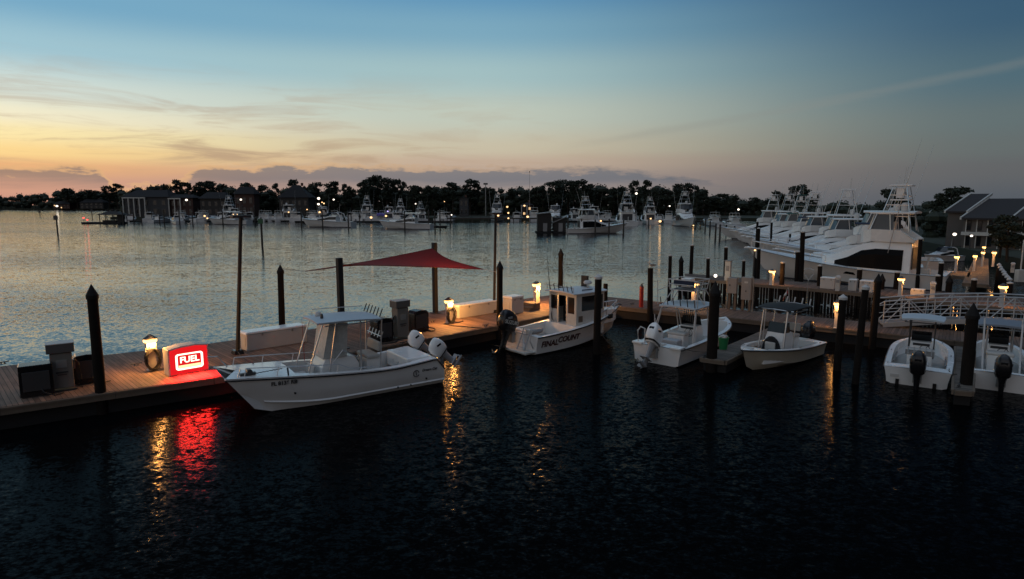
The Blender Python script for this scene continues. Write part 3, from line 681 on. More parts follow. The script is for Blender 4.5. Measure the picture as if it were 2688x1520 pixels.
b = MB(); b.box((0, 0, 1.53), (.5, .42, .07)); b.build('lid', GREY, t)
b = MB(); b.box((0, -.18, .95), (.24, .02, .4)); b.build('meter_panel', GREY, t)
def globe_light(loc, label, r=.13, m=None, power=0, color=(1, .8, .55)):
    t = thing('wall_lamp', label, 'lamp', loc, 0, 'small lamps')
    b = MB(); b.sphere((0, 0, 0), r, 8); b.build('globe', m or LAMPW, t, smooth=True)
    b = MB(); b.tube([(0, 0, 0), (0, .2, 0)], .03); b.build('bracket', DGREY, t)
    if power: lamp_light(t, (0, -.2, .02), power, color, .1)
    return t
YP = G(1911, 737, ZP).y
globe_light((xat(1910, 0, YP - .4), YP - .4, zat(724, YP - .4)), 'bright white lamp left of the electrical boxes', .13, None, 9)

# lamp pedestals around the walkway and the fixed pier
lamp_pedestal(G(2025, 748, ZP), 'glowing pedestal alone on the left end of the fixed pier', h=1.15, s=.95, power=10)
lamp_pedestal(G(2362, 779, ZP), 'glowing pedestal on the fixed pier left of the small white box', h=1.3, s=.85, power=12)
lamp_pedestal(G(2197, 862, ZD), 'glowing pedestal on the walkway behind the slim cone capped pile', h=1.45, s=.95, power=14, rz=AW)
lamp_pedestal(G(2628, 806, ZP), 'glowing pedestal at the right edge above the gangway', h=1.35, s=.95, power=13)
g = G(1822, 796, ZD); lamp_pedestal(Vector((g.x, g.y, ZD)), 'glowing pedestal seen above the roof of the tower boat', h=1.4, s=1.1, power=18, rz=AW)
for px, pyb, s, lab in [(2508, 715, 1.25, 'glowing pedestal on the far pier nearest the yacht stern'), (2556, 712, 1.1, 'glowing pedestal on the far pier second from the yacht stern'), (2577, 700, 1., 'glowing pedestal on the far pier before a white panel'), (2606, 700, 1.2, 'glowing pedestal on the far pier beside the capped pile row'), (2580, 682, 1., 'glowing pedestal farthest away on the far pier')]:
    lamp_pedestal(G(px, pyb, ZM), lab, h=1.5, s=s * .62, power=9, mount=False)
# white pier boxes and other pier things
def pier_box(px0, px1, py0, py1, label, z=ZP):
    g = G((px0 + px1) / 2, py1, z); k = g.y / F
    return dock_box(g, label, R(-38), abs(px1 - px0) * k * 1.02, .6, (py1 - py0) * k * 1.02, group='white boxes on the pier')
pier_box(2156, 2190, 727, 757, 'white box on the pier left of the small white pedestal')
pier_box(2229, 2248, 732, 762, 'square white box on the pier left of the capped pile')
pier_box(2259, 2290, 735, 766, 'white box on the pier right of the capped pile')
pier_box(2394, 2424, 758, 776, 'small low white box on the pier right of the lit pedestal')
def post_ped(px, pyt, pyb, label, z=ZP):
    g = G(px, pyb, z); k = g.y / F; h = (pyb - pyt) * k
    t = thing('power_pedestal', label, 'pedestal', g, R(-38), 'unlit power pedestals')
    b = MB(); b.box((0, 0, h * .42), (.26, .22, h * .84)); b.build('column', OFFW, t, bevel=.02)
    b = MB(); b.box((0, 0, h * .9), (.36, .3, h * .14), top=.6); b.build('hood', BOXW, t, bevel=.015)
    b = MB(); b.box((0, -.13, h * .62), (.2, .05, .2)); b.build('outlet_box', GREY, t)
post_ped(2198, 721, 764, 'unlit white power pedestal between the white pier boxes')
post_ped(2447, 737, 783, 'unlit pale power pedestal before the capped pile below the yacht stern')
post_ped(2657, 688, 716, 'unlit white power pedestal near the tall white pole', ZM)
g = G(2676, 740, 1.35); t = thing('flag_pole', 'tall white pole with a box at its foot at the right edge', 'pole', g, 0)
b = MB(); b.tube([(0, 0, 0), (0, 0, zat(630, g.y) - 1.35)], .05, 8); b.build('pole', BOXW, t, smooth=True)
b = MB(); b.box((0, 0, .45), (.55, .4, .9)); b.build('foot_box', OFFW, t, bevel=.02)

# green bucket on the finger
g = G(1898, 916, zf); t = thing('bucket', 'green bucket behind the thick black pile on the finger', 'bucket', g, 0)
b = MB(); b.lathe([(.17, 0), (.22, .5), (.235, .5), (.235, .53), (.2, .53), (.16, .05), (.01, .04)], n=16); b.build('body', GREENP, t, smooth=True)
b = MB(); b.tube([(-.22, 0, .5), (-.15, -.1, .58), (0, -.14, .62), (.15, -.1, .58), (.22, 0, .5)], .012); b.build('handle', OFFW, t)
g = G(1925, 899, zf); t = thing('cloth', 'crumpled white towel over the rim of the green bucket', 'towel', Vector((G(1898, 916, zf).x, G(1898, 916, zf).y, zf + .53)), 0)
b = MB(); b.loft([[((.12 + .05 * math.sin(5 * a + z * 30)) * k * math.cos(a), (.12 + .05 * math.cos(4 * a)) * k * math.sin(a), z) for a in [2 * math.pi * j / 14 for j in range(14)]] for z, k in ((.0, 1.3), (.05, 1.25), (.1, .8), (.12, .2))]); b.build('folds', BOXW, t, smooth=True)

# gangway: arched aluminium truss ramp at the right
def gangway():
    a = G(2317, 858, ZD) ; bq = G(2880, 862, 1.2)
    d = (bq - a); L_ = d.to_2d().length; an = math.atan2(d.y, d.x)
    t = thing('gangway', 'arched grey aluminium truss gangway behind the right hand boats', 'gangway', (a.x, a.y, 0), an)
    wd_ = 1.25
    def zc(s): return .85 + .3 * s + .28 * math.sin(math.pi * s)   # slight arch, rising to the bank
    K = 8
    for side, nm in ((0, 'near'), (1, 'far')):
        y = side * wd_; b = MB()
        S = [i / K for i in range(K + 1)]
        fine_ = [i / 24 for i in range(25)]
        for hgt in (0, .42, .82, 1.22): b.tube([(L_ * s, y, zc(s) + hgt) for s in fine_], .035 if hgt in (0, 1.22) else .022, 6)
        for i, s in enumerate(S):
            b.tube([(L_ * s, y, zc(s)), (L_ * s, y, zc(s) + 1.22)], .028, 6)
            if i < K:
                s2 = S[i + 1]
                lo, hi = ((s, s2) if i % 2 == 0 else (s2, s)); b.tube([(L_ * lo, y, zc(lo)), (L_ * hi, y, zc(hi) + 1.22)], .026, 6)
        b.tube([(0, y, zc(0)), (-.25, y, zc(0) + .35), (-.25, y, zc(0) + 1.05), (0, y, zc(0) + 1.22)], .028, 6)
        b.build('side_truss', mat('dull_aluminium', (.5, .52, .53), .5, metal=.3), t)
    b = MB()
    for i in range(24):
        s, s2 = i / 24, (i + 1) / 24
        b.loft([[(L_ * s, .05, zc(s) - .03), (L_ * s2, .05, zc(s2) - .03), (L_ * s2, .05, zc(s2) + .02), (L_ * s, .05, zc(s) + .02)], [(L_ * s, wd_ - .05, zc(s) - .03), (L_ * s2, wd_ - .05, zc(s2) - .03), (L_ * s2, wd_ - .05, zc(s2) + .02), (L_ * s, wd_ - .05, zc(s) + .02)]])
    b.build('ramp_deck', mat('ramp_grey', (.16, .16, .16), .6), t)
    b = MB()
    for i in range(24):
        s, s2 = i / 24, (i + 1) / 24
        b.loft([[(L_ * s, -.06, zc(s) - .12), (L_ * s2, -.06, zc(s2) - .12), (L_ * s2, -.06, zc(s2) + .12), (L_ * s, -.06, zc(s) + .12)], [(L_ * s, -.035, zc(s) - .12), (L_ * s2, -.035, zc(s2) - .12), (L_ * s2, -.035, zc(s2) + .12), (L_ * s, -.035, zc(s) + .12)]])
    b.build('toe_plate', ALU, t)
gangway()
# ------------------------------------------------------------------ boats
class Hull:
    """monohull shape: stern at x=0, bow at x=L, waterline z=0"""
    def __init__(s, L, B, fs, fb, draft=.35, rake=.9, flare=.28, entry=2.3, full=.38, tuck=.05, power=1.8):
        s.L, s.B, s.fs, s.fb, s.draft, s.rake, s.flare, s.entry, s.full, s.tuck, s.pw = L, B, fs, fb, draft, rake, flare, entry, full, tuck, power
    def sheer(s, t): return s.fs + (s.fb - s.fs) * t ** s.pw
    def bg(s, t): return s.B / 2 * (1 - max(0, (t - s.full) / (1 - s.full)) ** s.entry) * (1 - s.tuck * max(0, 1 - t / .35)) + .03
    def bc(s, t): return s.bg(t) * (.9 - s.flare * t ** 1.6) * (1 - .9 * max(0, t - .9) / .1)
    def zc(s, t): return .06 + .42 * s.fb * t ** 3
    def zk(s, t): return -s.draft * (1 - t ** 6) + .25 * s.fb * max(0, (t - .85) / .15)
    def x(s, t, z): return t * (s.L - s.rake) + s.rake * t ** 4 * max(0, (z + s.draft) / (s.sheer(t) + s.draft))
    def side(s, t, f):                       # f 0 at chine, 1 at sheer -> (x, y, z) on port side
        z = s.zc(t) + (s.sheer(t) - s.zc(t)) * f
        y = s.bc(t) + (s.bg(t) - s.bc(t)) * (f ** 1.5)
        return Vector((s.x(t, z), y, z))
    def ring(s, t):
        fl = [s.side(t, f) for f in (1, .7, .35, 0)]
        k = Vector((s.x(t, s.zk(t)), 0, s.zk(t)))
        return fl + [k] + [Vector((p.x, -p.y, p.z)) for p in reversed(fl)]
    def build(s, root, hm, dm, cock=(.04, .7), zf=.3, gw=.2, rail=DGREY, N=26, boot=None, crown=.03):
        T = sorted(set([i / N for i in range(N + 1)] + list(cock)))
        h = MB(); h.loft([s.ring(t) for t in T], closed=False, cap0=True, cap1=False); h.build('hull', hm, root, smooth=True)
        d = MB(); fl_ = MB(); t0, t1 = cock; zo = .006
        def o(t, sg): g = s.side(t, 1); return Vector((g.x, sg * g.y, g.z + zo))
        def inn(t, sg): g = s.side(t, 1); return Vector((g.x, sg * max(.02, g.y - gw), g.z + zo + .01))
        for a, b in zip(T, T[1:]):
            if a >= t0 - 1e-6 and b <= t1 + 1e-6:
                for sg in (1, -1):
                    q = [o(a, sg), o(b, sg), inn(b, sg), inn(a, sg)]; d.add(q, [(0, 1, 2, 3)])
                    f_ = lambda p: Vector((p.x, p.y, zf)); d.add([inn(a, sg), inn(b, sg), f_(inn(b, sg)), f_(inn(a, sg))], [(0, 1, 2, 3)])
                fl_.add([f_(inn(a, 1)), f_(inn(b, 1)), f_(inn(b, -1)), f_(inn(a, -1))], [(0, 1, 2, 3)])
            else:
                ca = Vector((o(a, 1).x, 0, o(a, 1).z + crown)); cb = Vector((o(b, 1).x, 0, o(b, 1).z + crown))
                for sg in (1, -1): d.add([o(a, sg), o(b, sg), cb, ca], [(0, 1, 2, 3)])
        for t in (t0, t1):
            if t <= 0: continue
            c = Vector((o(t, 1).x, 0, o(t, 1).z + crown))
            d.add([inn(t, 1), c, inn(t, -1), Vector((c.x, inn(t, -1).y, zf)), Vector((c.x, inn(t, 1).y, zf))], [(0, 1, 2, 3, 4)])
        d.build('deck', dm, root); fl_.build('cockpit_sole', SOLE, root)
        for sg in (1, -1):
            r = MB(); r.tube([Vector((o(t, sg).x, o(t, sg).y + sg * .012, o(t, sg).z - .03)) for t in T], .028, 6); r.build('rub_rail', rail, root)
        if boot:
            m = MB()
            for sg in (1, -1): m.loft([[Vector((p.x, sg * (p.y + .006), -.12 + 0 * p.z)), Vector((p.x, sg * (p.y + .012), .1))] for p in [s.side(t, 0) for t in T if t < .93]], closed=False, cap0=False, cap1=False)
            m.build('boot_stripe', boot, root)
        return s
def side_text(root, hull, s, size, m, t, f, port, name='hull_lettering', **k):
    p = hull.side(t, f); q = hull.side(t + .06, f); u = hull.side(t, f + .08)
    d = (q - p); an = math.atan2(d.y, d.x); lean = math.atan2(u.y - p.y, u.z - p.z)
    pitch = math.atan2(d.z, math.hypot(d.x, d.y))
    if port: return text(name, s, size, m, root, (p.x, p.y + .02, p.z), (R(90) + lean, -pitch * 0, R(180) + an), **k)
    return text(name, s, size, m, root, (p.x, -p.y - .02, p.z), (R(90) + lean, 0, -an), **k)

def outboard(root, loc, cm, tilt=0., s=1., logo=None, legm=None, accent=None, yaw=0.):
    M = Matrix.Translation(Vector(loc)) @ Matrix.Rotation(yaw, 4, 'Z') @ Matrix.Rotation(tilt, 4, 'Y') @ Matrix.Scale(s, 4)
    legm = legm or cm
    leg = MB(); leg.T = M
    leg.loft([[(-.36 + a * math.cos(q), w * math.sin(q), z) for q in [2 * math.pi * j / 12 for j in range(12)]] for z, a, w in ((.12, .24, .16), (-.1, .17, .11), (-.45, .13, .07), (-.62, .15, .055), (-.68, .17, .05), (-.78, .12, .035))])
    leg.box((-.44, 0, -.56), (.48, .3, .022))
    leg.loft([[(-.38 + x, r * math.cos(q), -.82 + r * math.sin(q)) for q in [2 * math.pi * j / 10 for j in range(10)]] for x, r in ((.3, .008), (.2, .055), (0, .075), (-.2, .065), (-.3, .05))])
    leg.loft([[(-.28, .012, -.86), (-.28, -.012, -.86), (-.52, -.012, -.86), (-.52, .012, -.86)], [(-.44, .008, -1.08), (-.44, -.008, -1.08), (-.54, -.008, -1.08), (-.54, .008, -1.08)]])
    o = leg.build('outboard_motor', legm, root, smooth=True)
    b = MB(); b.T = M
    prof = [(.06, -.36, .25, .17), (.12, -.36, .31, .205), (.3, -.38, .36, .235), (.5, -.4, .36, .235), (.66, -.42, .32, .2), (.78, -.47, .22, .13), (.84, -.52, .1, .05)]
    b.loft([[(cx + a * (abs(math.cos(q)) ** .5) * (1 if math.cos(q) >= 0 else -1), w * (abs(math.sin(q)) ** .5) * (1 if math.sin(q) >= 0 else -1), z) for q in [2 * math.pi * j / 20 for j in range(20)]] for z, cx, a, w in prof])
    b.build('cowling', cm, o, smooth=True)
    b = MB(); b.T = M; b.box((-.72, 0, .5), (.06, .2, .24), ry=R(-8)); b.build('air_intake', accent or BLACK, o, bevel=.02)
    b = MB(); b.T = M
    b.loft([[(cx + (a + .008) * (abs(math.cos(q)) ** .5) * (1 if math.cos(q) >= 0 else -1), (w + .008) * (abs(math.sin(q)) ** .5) * (1 if math.sin(q) >= 0 else -1), z) for q in [2 * math.pi * j / 20 for j in range(20)]] for z, cx, a, w in ((.1, -.36, .3, .2), (.16, -.365, .33, .215))], cap0=False, cap1=False)
    b.build('trim_band', accent or BLACK, o)
    for sg in (1, -1):
        b = MB(); b.T = M; b.box((-.5, sg * .222, .56), (.2, .035, .075), ry=R(-20)); b.build('side_vent', BLACK if cm is not BLACK else GREY, o)
    b = MB(); b.T = M
    for k in range(3):
        q = 2 * math.pi * k / 3 + .4
        b.loft([[(-.71 + dx, r * math.cos(q + dq), -.82 + r * math.sin(q + dq)) for r, dq, dx in ((.04, -.3, .02), (.17, -.42, .05), (.19, 0, 0), (.17, .42, -.05), (.04, .3, -.02))], [(-.722 + dx, r * math.cos(q + dq), -.82 + r * math.sin(q + dq)) for r, dq, dx in ((.04, -.3, .02), (.17, -.42, .05), (.19, 0, 0), (.17, .42, -.05), (.04, .3, -.02))]])
    b.lathe([(.05, 0), (.045, .12), (.02, .15)], n=8) if False else b.tube([(-.66, 0, -.82), (-.8, 0, -.82)], .05, 8, .025)
    b.build('propeller', STEEL, o)
    b = MB(); b.T = Matrix.Translation(Vector(loc)) @ Matrix.Rotation(yaw, 4, 'Z') @ Matrix.Scale(s, 4); b.box((-.08, 0, -.1), (.16, .26, .42)); b.tube([(-.02, -.17, .02), (-.02, .17, .02)], .04, 8); b.build('bracket', STEEL, o, bevel=.01)
    if logo:
        for sg in (1, -1):
            t_ = text('motor_lettering', logo, .15 * s, OFFW if cm is BLACK else DGREY, o, (0, 0, 0), (0, 0, 0), bold=.004)
            if sg > 0: ro = Matrix.Rotation(R(180), 4, 'Z') @ Matrix.Rotation(R(90), 4, 'X')
            else: ro = Matrix.Rotation(R(90), 4, 'X')
            t_.matrix_local = M @ Matrix.Translation((-.38, sg * .243, .4)) @ ro
    return o

def rails(root, pts, r=.018, posts=None, name='bow_rail', m=None):
    b = MB(); b.tube(pts, r, 6)
    for a, c in (posts or []): b.tube([a, c], r * .85, 5)
    return b.build(name, m or ALU, root, smooth=True)
def rod_holders(root, pts, lean=(-.09, 0), h=.3, m=DGREY, r=.022, name='rod_holder'):
    for p in pts:
        b = MB(); b.tube([p, (p[0] + lean[0], p[1] + lean[1], p[2] + h)], r, 7); b.build(name, m, root)
def hard_top(root, x0, x1, w, z, m, legs, th=.07, crown=.06, rear_drop=0., taper=.86, legm=None, legr=.026, braces=True):
    b = MB(); n = 8; rings = []
    for i in range(n + 1):
        u = i / n; x = x0 + (x1 - x0) * u; ww = w / 2 * (taper + (1 - taper) * math.sin(math.pi * min(1, u * .9 + .12)) ** .6)
        zz = z + .05 * math.sin(math.pi * u) - rear_drop * (1 - u)
        top_ = [(x, ww * k, zz + crown * (1 - k * k)) for k in (-1, -.6, 0, .6, 1)]; bot = [(x, ww * k * .98, zz - th + crown * .6 * (1 - k * k)) for k in (1, .6, 0, -.6, -1)]
        rings.append(top_ + bot)
    b.loft(rings); b.build('hard_top', m, root, smooth=True, bevel=.012)
    b = MB()
    for (xa, za, ya), (xb, yb) in legs:
        for sg in (1, -1): b.tube([(xa, sg * ya, za), (xa + (xb - xa) * .1, sg * (ya + (yb - ya) * .1), za + .3), (xb, sg * yb, z - th * .6)], legr, 7)
    zb = z - .16
    b.tube([(x0 + .2, -w * .4, zb), (x0 + .2, w * .4, zb)], legr * .8, 6)
    if braces:
        for sg in (1, -1): b.tube([(x0 + .2, sg * w * .4, zb), (x1 - .3, sg * w * .38, zb)], legr * .8, 6)
    b.build('top_frame', legm or ALU, root, smooth=True)
def console(root, x0, x1, w, zf, h, m=WHITE, shield=True, wheel_side=-1, windscreen=.42):
    b = MB(); s_ = w / 2
    b.loft([[(x0, -s_, zf), (x1, -s_ * .9, zf), (x1, s_ * .9, zf), (x0, s_, zf)], [(x0, -s_, zf + h * .72), (x1 - .12, -s_ * .86, zf + h * .66), (x1 - .12, s_ * .86, zf + h * .66), (x0, s_, zf + h * .72)], [(x0 + .16, -s_ * .92, zf + h), (x1 - .3, -s_ * .8, zf + h), (x1 - .3, s_ * .8, zf + h), (x0 + .16, s_ * .92, zf + h)]])
    b.build('console', m, root, bevel=.03)
    b = MB(); b.box((x0 + .08, 0, zf + h * .86), (.03, w * .7, .2), ry=R(-28)); b.build('dashboard', DGREY, root)
    if shield:
        b = MB(); zt = zf + h + windscreen
        b.loft([[(x1 - .28, -s_ * .82, zf + h * .98), (x1 - .28, s_ * .82, zf + h * .98), (x0 + .3, s_ * .9, zf + h * .98)], [(x1 - .42, -s_ * .78, zt), (x1 - .42, s_ * .78, zt), (x0 + .35, s_ * .86, zt)]], closed=False, cap0=False, cap1=False)
        b.build('windshield', GLASS, root)
    b = MB(); c = Vector((x0 - .1, wheel_side * w * .16, zf + h * .72))
    b.tube([c + Vector((.05 * math.sin(a) * 0 - .1 * math.sin(a) * .3, .19 * math.cos(a), .19 * math.sin(a))) for a in [2 * math.pi * j / 14 for j in range(15)]], .014, 5)
    for k in range(3): a = 2 * math.pi * k / 3; b.tube([c, c + Vector((-.03 * math.sin(a), .19 * math.cos(a), .19 * math.sin(a)))], .012, 5)
    b.tube([c, c + Vector((.12, 0, -.02))], .02, 5); b.build('steering_wheel', DGREY, root)
def leaning_post(root, x, w, zf, h=.95, m=VINYL, back=True, base=True):
    if base: b = MB(); b.box((x, 0, zf + h * .4), (.5, w * .9, h * .8)); b.build('seat_base', WHITE, root, bevel=.03)
    b = MB(); b.box((x, 0, zf + h * .86), (.52, w, .14)); b.build('seat_cushion', m, root, bevel=.05)
    if back: b = MB(); b.box((x - .24, 0, zf + h + .22), (.13, w, .36), ry=R(-8)); b.build('seat_back', m, root, bevel=.05)

# --- the catamaran alongside the fuel dock (two sponsons, twin tilted outboards)
HB = R(215.)
cd = Vector((math.cos(HB), math.sin(HB))); cl = Vector((-cd.y, cd.x))          # forward, port
L_, B_ = 7.9, 2.6
wlp = G(1165, 1004).to_2d(); stern = wlp - cl * (B_ / 2 - .1)
cat = thing('catamaran_boat', 'white catamaran fishing boat with blue hard top and twin tilted white outboards', 'boat', (stern.x, stern.y, 0), HB)
def csheer(t): return .93 + .42 * max(0, (t - .35) / .65) ** 1.5 + .16 * max(0, (.3 - t) / .3) ** 1.2 * (1 if t > .06 else max(0, t / .06) * .9 + .1) - (.34 * (1 - t / .05) if t < .05 else 0)
def cring(t):
    k = max(0, (t - .62) / .38); L2 = 7.9
    bo = 1.3 - .34 * k ** 2.4; ch = bo - .07 - .14 * k ** 2; kel = .9 - .02 * k; inn = .52 + .36 * k ** 2.5; sh = csheer(t)
    zk = -.32 + .5 * k ** 3; zch = .16 + .3 * k ** 2.2; zt = .5 + .38 * k ** 2
    def x(z, cen=0): return t * (L2 - 1.25) + 1.25 * t ** 6 * max(0, min(1, (z + .32) / (sh + .32))) - cen * .55 * k ** 2
    half = [(x(sh), bo, sh), (x(sh * .62), bo - .03, sh * .62), (x(zch), ch, zch), (x(zk), kel, zk), (x(zch), inn + .04, zch), (x(zt), inn - .1 + .1 * k, zt), (x(zt, 1), 0, zt + .08)]
    return half + [(a, -b, c) for a, b, c in reversed(half[:-1])]
T = [i / 40 for i in range(41)]
h = MB(); h.loft([cring(t) for t in T], closed=False, cap0=True, cap1=True); h.build('hull', HULLW, cat, smooth=True)
d = MB(); fl2 = MB(); t0, t1, zf = .19, .80, .42
def co(t, sg, ins=0.):
    r = cring(t)[0]; return Vector((r[0] - (0 if ins == 0 else 0), sg * (r[1] - ins), r[2] + .008))
def ci(t, sg): return co(t, sg, .26 + .35 * max(0, (t - .72) / .28)) + Vector((0, 0, .012))
Ts = sorted(set(T + [t0, t1]))
for a, b_ in zip(Ts, Ts[1:]):
    fl = lambda p: Vector((p.x, p.y, zf))
    if a >= t0 - 1e-6 and b_ <= t1 + 1e-6:
        for sg in (1, -1):
            d.add([co(a, sg), co(b_, sg), ci(b_, sg), ci(a, sg)], [(0, 1, 2, 3)]); d.add([ci(a, sg), ci(b_, sg), fl(ci(b_, sg)), fl(ci(a, sg))], [(0, 1, 2, 3)])
        fl2.add([fl(ci(a, 1)), fl(ci(b_, 1)), fl(ci(b_, -1)), fl(ci(a, -1))], [(0, 1, 2, 3)])
    else:
        def cc_(t): k = max(0, (t - .62) / .38); p = co(t, 1); return Vector((p.x - .5 * k ** 2 * (t ** 6), 0, p.z + .02))
        for sg in (1, -1): d.add([co(a, sg), co(b_, sg), cc_(b_), cc_(a)], [(0, 1, 2, 3)])
for t in (t0, t1): d.add([ci(t, 1), ci(t, -1), Vector((ci(t, -1).x, ci(t, -1).y, zf)), Vector((ci(t, 1).x, ci(t, 1).y, zf))], [(0, 1, 2, 3)])
d.build('deck', WHITE, cat); fl2.build('cockpit_sole', SOLE, cat)
# front beam that closes the deck between the two bows
b = MB()
for sg in (1,):
    pts = [cring(1.0)[0], cring(1.0)[6], (cring(1.0)[0][0], -cring(1.0)[0][1], cring(1.0)[0][2])]
    b.tube([Vector(p) + Vector((0, 0, .0)) for p in pts], .035, 6)
b.build('bow_beam', WHITE, cat)
for sg in (1, -1):
    r = MB(); r.tube([Vector((co(t, sg).x, co(t, sg).y + sg * .012, co(t, sg).z - .05 - .02 * t)) for t in T], .026, 6); r.build('rub_rail', BLACK, cat)
m = MB()
for sg in (1, -1):
    m.loft([[(cring(t)[2][0], sg * (cring(t)[2][1] + .02), cring(t)[2][2] - .04), (cring(t)[2][0], sg * (cring(t)[2][1] + .05), cring(t)[2][2] + .0), (cring(t)[2][0], sg * (cring(t)[2][1] + .012), cring(t)[2][2] + .05)] for t in T if t < .97], closed=False, cap0=False, cap1=False)
m.build('spray_chine', HULLW, cat)
console(cat, 3.25, 4.75, 1.35, zf, 1.05, WHITE, shield=False, wheel_side=1)
b = MB()   # wrap-round clear enclosure between console and top
b.loft([[(3.7, .66, 1.5), (4.55, .56, 1.45), (4.55, -.56, 1.45), (3.7, -.66, 1.5)], [(3.65, .72, 2.74), (4.3, .64, 2.74), (4.3, -.64, 2.74), (3.65, -.72, 2.74)]], closed=False, cap0=False, cap1=False)
b.build('clear_enclosure', CLEAR, cat)
TOPB = mat('pale_blue_top', (.5, .56, .6), .5, var=.06)
hard_top(cat, 2.4, 4.8, 1.95, 2.84, TOPB, [((5.15, .95, .72), (4.55, .72)), ((4.4, .95, .8), (4.1, .78)), ((3.2, .5, .74), (3.2, .8)), ((2.45, .45, .72), (2.35, .76))], rear_drop=.06)
b = MB(); b.tube([(4.4, .8, 1.2), (3.9, .78, 1.75), (3.3, .74, 1.4)], .022, 6); b.tube([(4.4, -.8, 1.2), (3.9, -.78, 1.75), (3.3, -.74, 1.4)], .022, 6); b.build('grab_rail', ALU, cat)
leaning_post(cat, 2.62, 1.1, zf, 1.0)
rod_holders(cat, [(2.42, y, 2.82) for y in (-.8, -.5, -.2, .12, .42, .74)], (-.12, 0), .3)
rod_holders(cat, [(2.35, y, 1.95) for y in (-.6, -.3, 0, .3, .6)], (-.1, 0), .26, ALU)
b = MB(); b.tube([(2.35, -.7, 2.05), (2.35, .7, 2.05)], .02, 6); b.build('rocket_rail', ALU, cat)
b = MB(); b.lathe([(.02, 0), (.06, .02), (.05, .14), (.02, .18)], (4.45, .3, 2.9), 8); b.build('horn', DGREY, cat)
b = MB(); b.lathe([(.11, 0), (.13, .06), (.1, .14), (.02, .17)], (4.4, -.25, 2.91), 12); b.build('radar_dome', BOXW, cat)
b = MB(); b.tube([(4.5, -.7, 2.86), (4.48, -.7, 3.1), (2.5, -.75, 3.05)], .016, 5); b.build('folded_antenna', BOXW, cat)
# stern: livewell bench across the transom, hatch, cleats
b = MB(); b.box((.95, 0, .8), (1.0, 1.9, .62)); b.build('transom_bench', WHITE, cat, bevel=.05)
b = MB(); b.tube([(1.47, .2, .86), (1.5, .15, .72), (1.5, -.25, .72), (1.47, -.3, .86)], .018, 5); b.build('bench_handle', ALU, cat)
b = MB(); b.box((5.4, 0, .62), (.9, .8, .42)); b.build('forward_seat', WHITE, cat, bevel=.05)
b = MB(); b.box((5.4, 0, .86), (.86, .76, .08)); b.build('forward_cushion', VINYL, cat, bevel=.03)
b = MB(); b.box((4.86, 0, .95), (.06, .8, .5), ry=R(-12)); b.build('console_cushion', VINYL, cat, bevel=.02)
for sg in (1, -1):
    pts = [co(t, sg, .16) + Vector((0, 0, .3 if .60 < t < .96 else .12)) for t in (.44, .5, .56, .62, .68, .74, .80, .86, .91, .95)]
    rails(cat, pts, .017, [(co(t, sg, .16) + Vector((.06, 0, 0)), co(t, sg, .16) + Vector((0, 0, .3 if .60 < t < .96 else .12))) for t in (.5, .62, .74, .86, .95)])
    b = MB(); p = co(.97, sg, .2); b.tube([p, p + Vector((.3, .0, .42)), p + Vector((.62, 0, .44))], .02, 6) if sg < 0 else b.tube([p, p + Vector((-.1, 0, .25))], .02, 6); b.build('pulpit_rail', ALU, cat)
p = co(.955, 1, .34); b = MB(); b.box((p.x - .15, p.y, p.z + .05), (.5, .16, .08)); b.tube([(p.x - .2, p.y - .1, p.z + .13), (p.x - .2, p.y + .12, p.z + .13)], .09, 10); b.build('windlass', DGREY, cat)
b = MB(); b.tube([(p.x - .4 - .06 * k, p.y + .05 * (k % 2) - .03 * k * .3, p.z + .04) for k in range(16)], .016, 5); b.build('anchor_chain', DGREY, cat)
b = MB(); p = co(.83, 1, .12); b.tube([p, p + Vector((.02, 0, .28))], .03, 6); b.build('deck_fitting', DGREY, cat)
b = MB(); q0 = co(.69, 1, .1); b.tube([(q0.x, q0.y - 2.3, q0.z), (q0.x + .03, q0.y - 2.3, q0.z + 1.6)], .014, 5, .006); b.build('whip_antenna', REDP, cat)
for y in (.86, -1.02): outboard(cat, (.02, y, .82), WHITE, R(50), .92, legm=mat('motor_leg_grey', (.35, .36, .37), .45))
class CatSide:
    def side(s, t, f):
        r = cring(t); a = Vector(r[2]); g = Vector(r[0]); mid = Vector(r[1])
        return a.lerp(mid, f / .62) if f < .62 else mid.lerp(g, (f - .62) / .38)
CS = CatSide()
side_text(cat, CS, 'FL 8136 RB', .18, DGREY, .855, .82, True, 'registration_number', bold=.006, sx=1.0)
side_text(cat, CS, 'Dream Cat', .14, DGREY, .10, .64, True, 'hull_lettering', bold=.003, shear=.25)
pp = CS.side(.185, .58); b = MB(); b.tube([(pp.x + .12 * math.cos(a) * (1 - a * .03), pp.y + .022, pp.z + .12 * math.sin(a)) for a in [R(-150 + 14 * k) for k in range(24)]], .016, 5)
b.tube([(pp.x + .02, pp.y + .022, pp.z + .1), (pp.x - .01, pp.y + .022, pp.z - .08)], .014, 5); b.build('hull_emblem', DGREY, cat)
for t_, f_ in ((.83, .42), (.22, -.0), (.3, .0), (.12, .2)):
    pp = CS.side(t_, f_); b = MB(); b.tube([(pp.x, pp.y + .0, pp.z), (pp.x, pp.y + .05, pp.z)], .035, 8); b.build('through_hull', BLACK, cat)

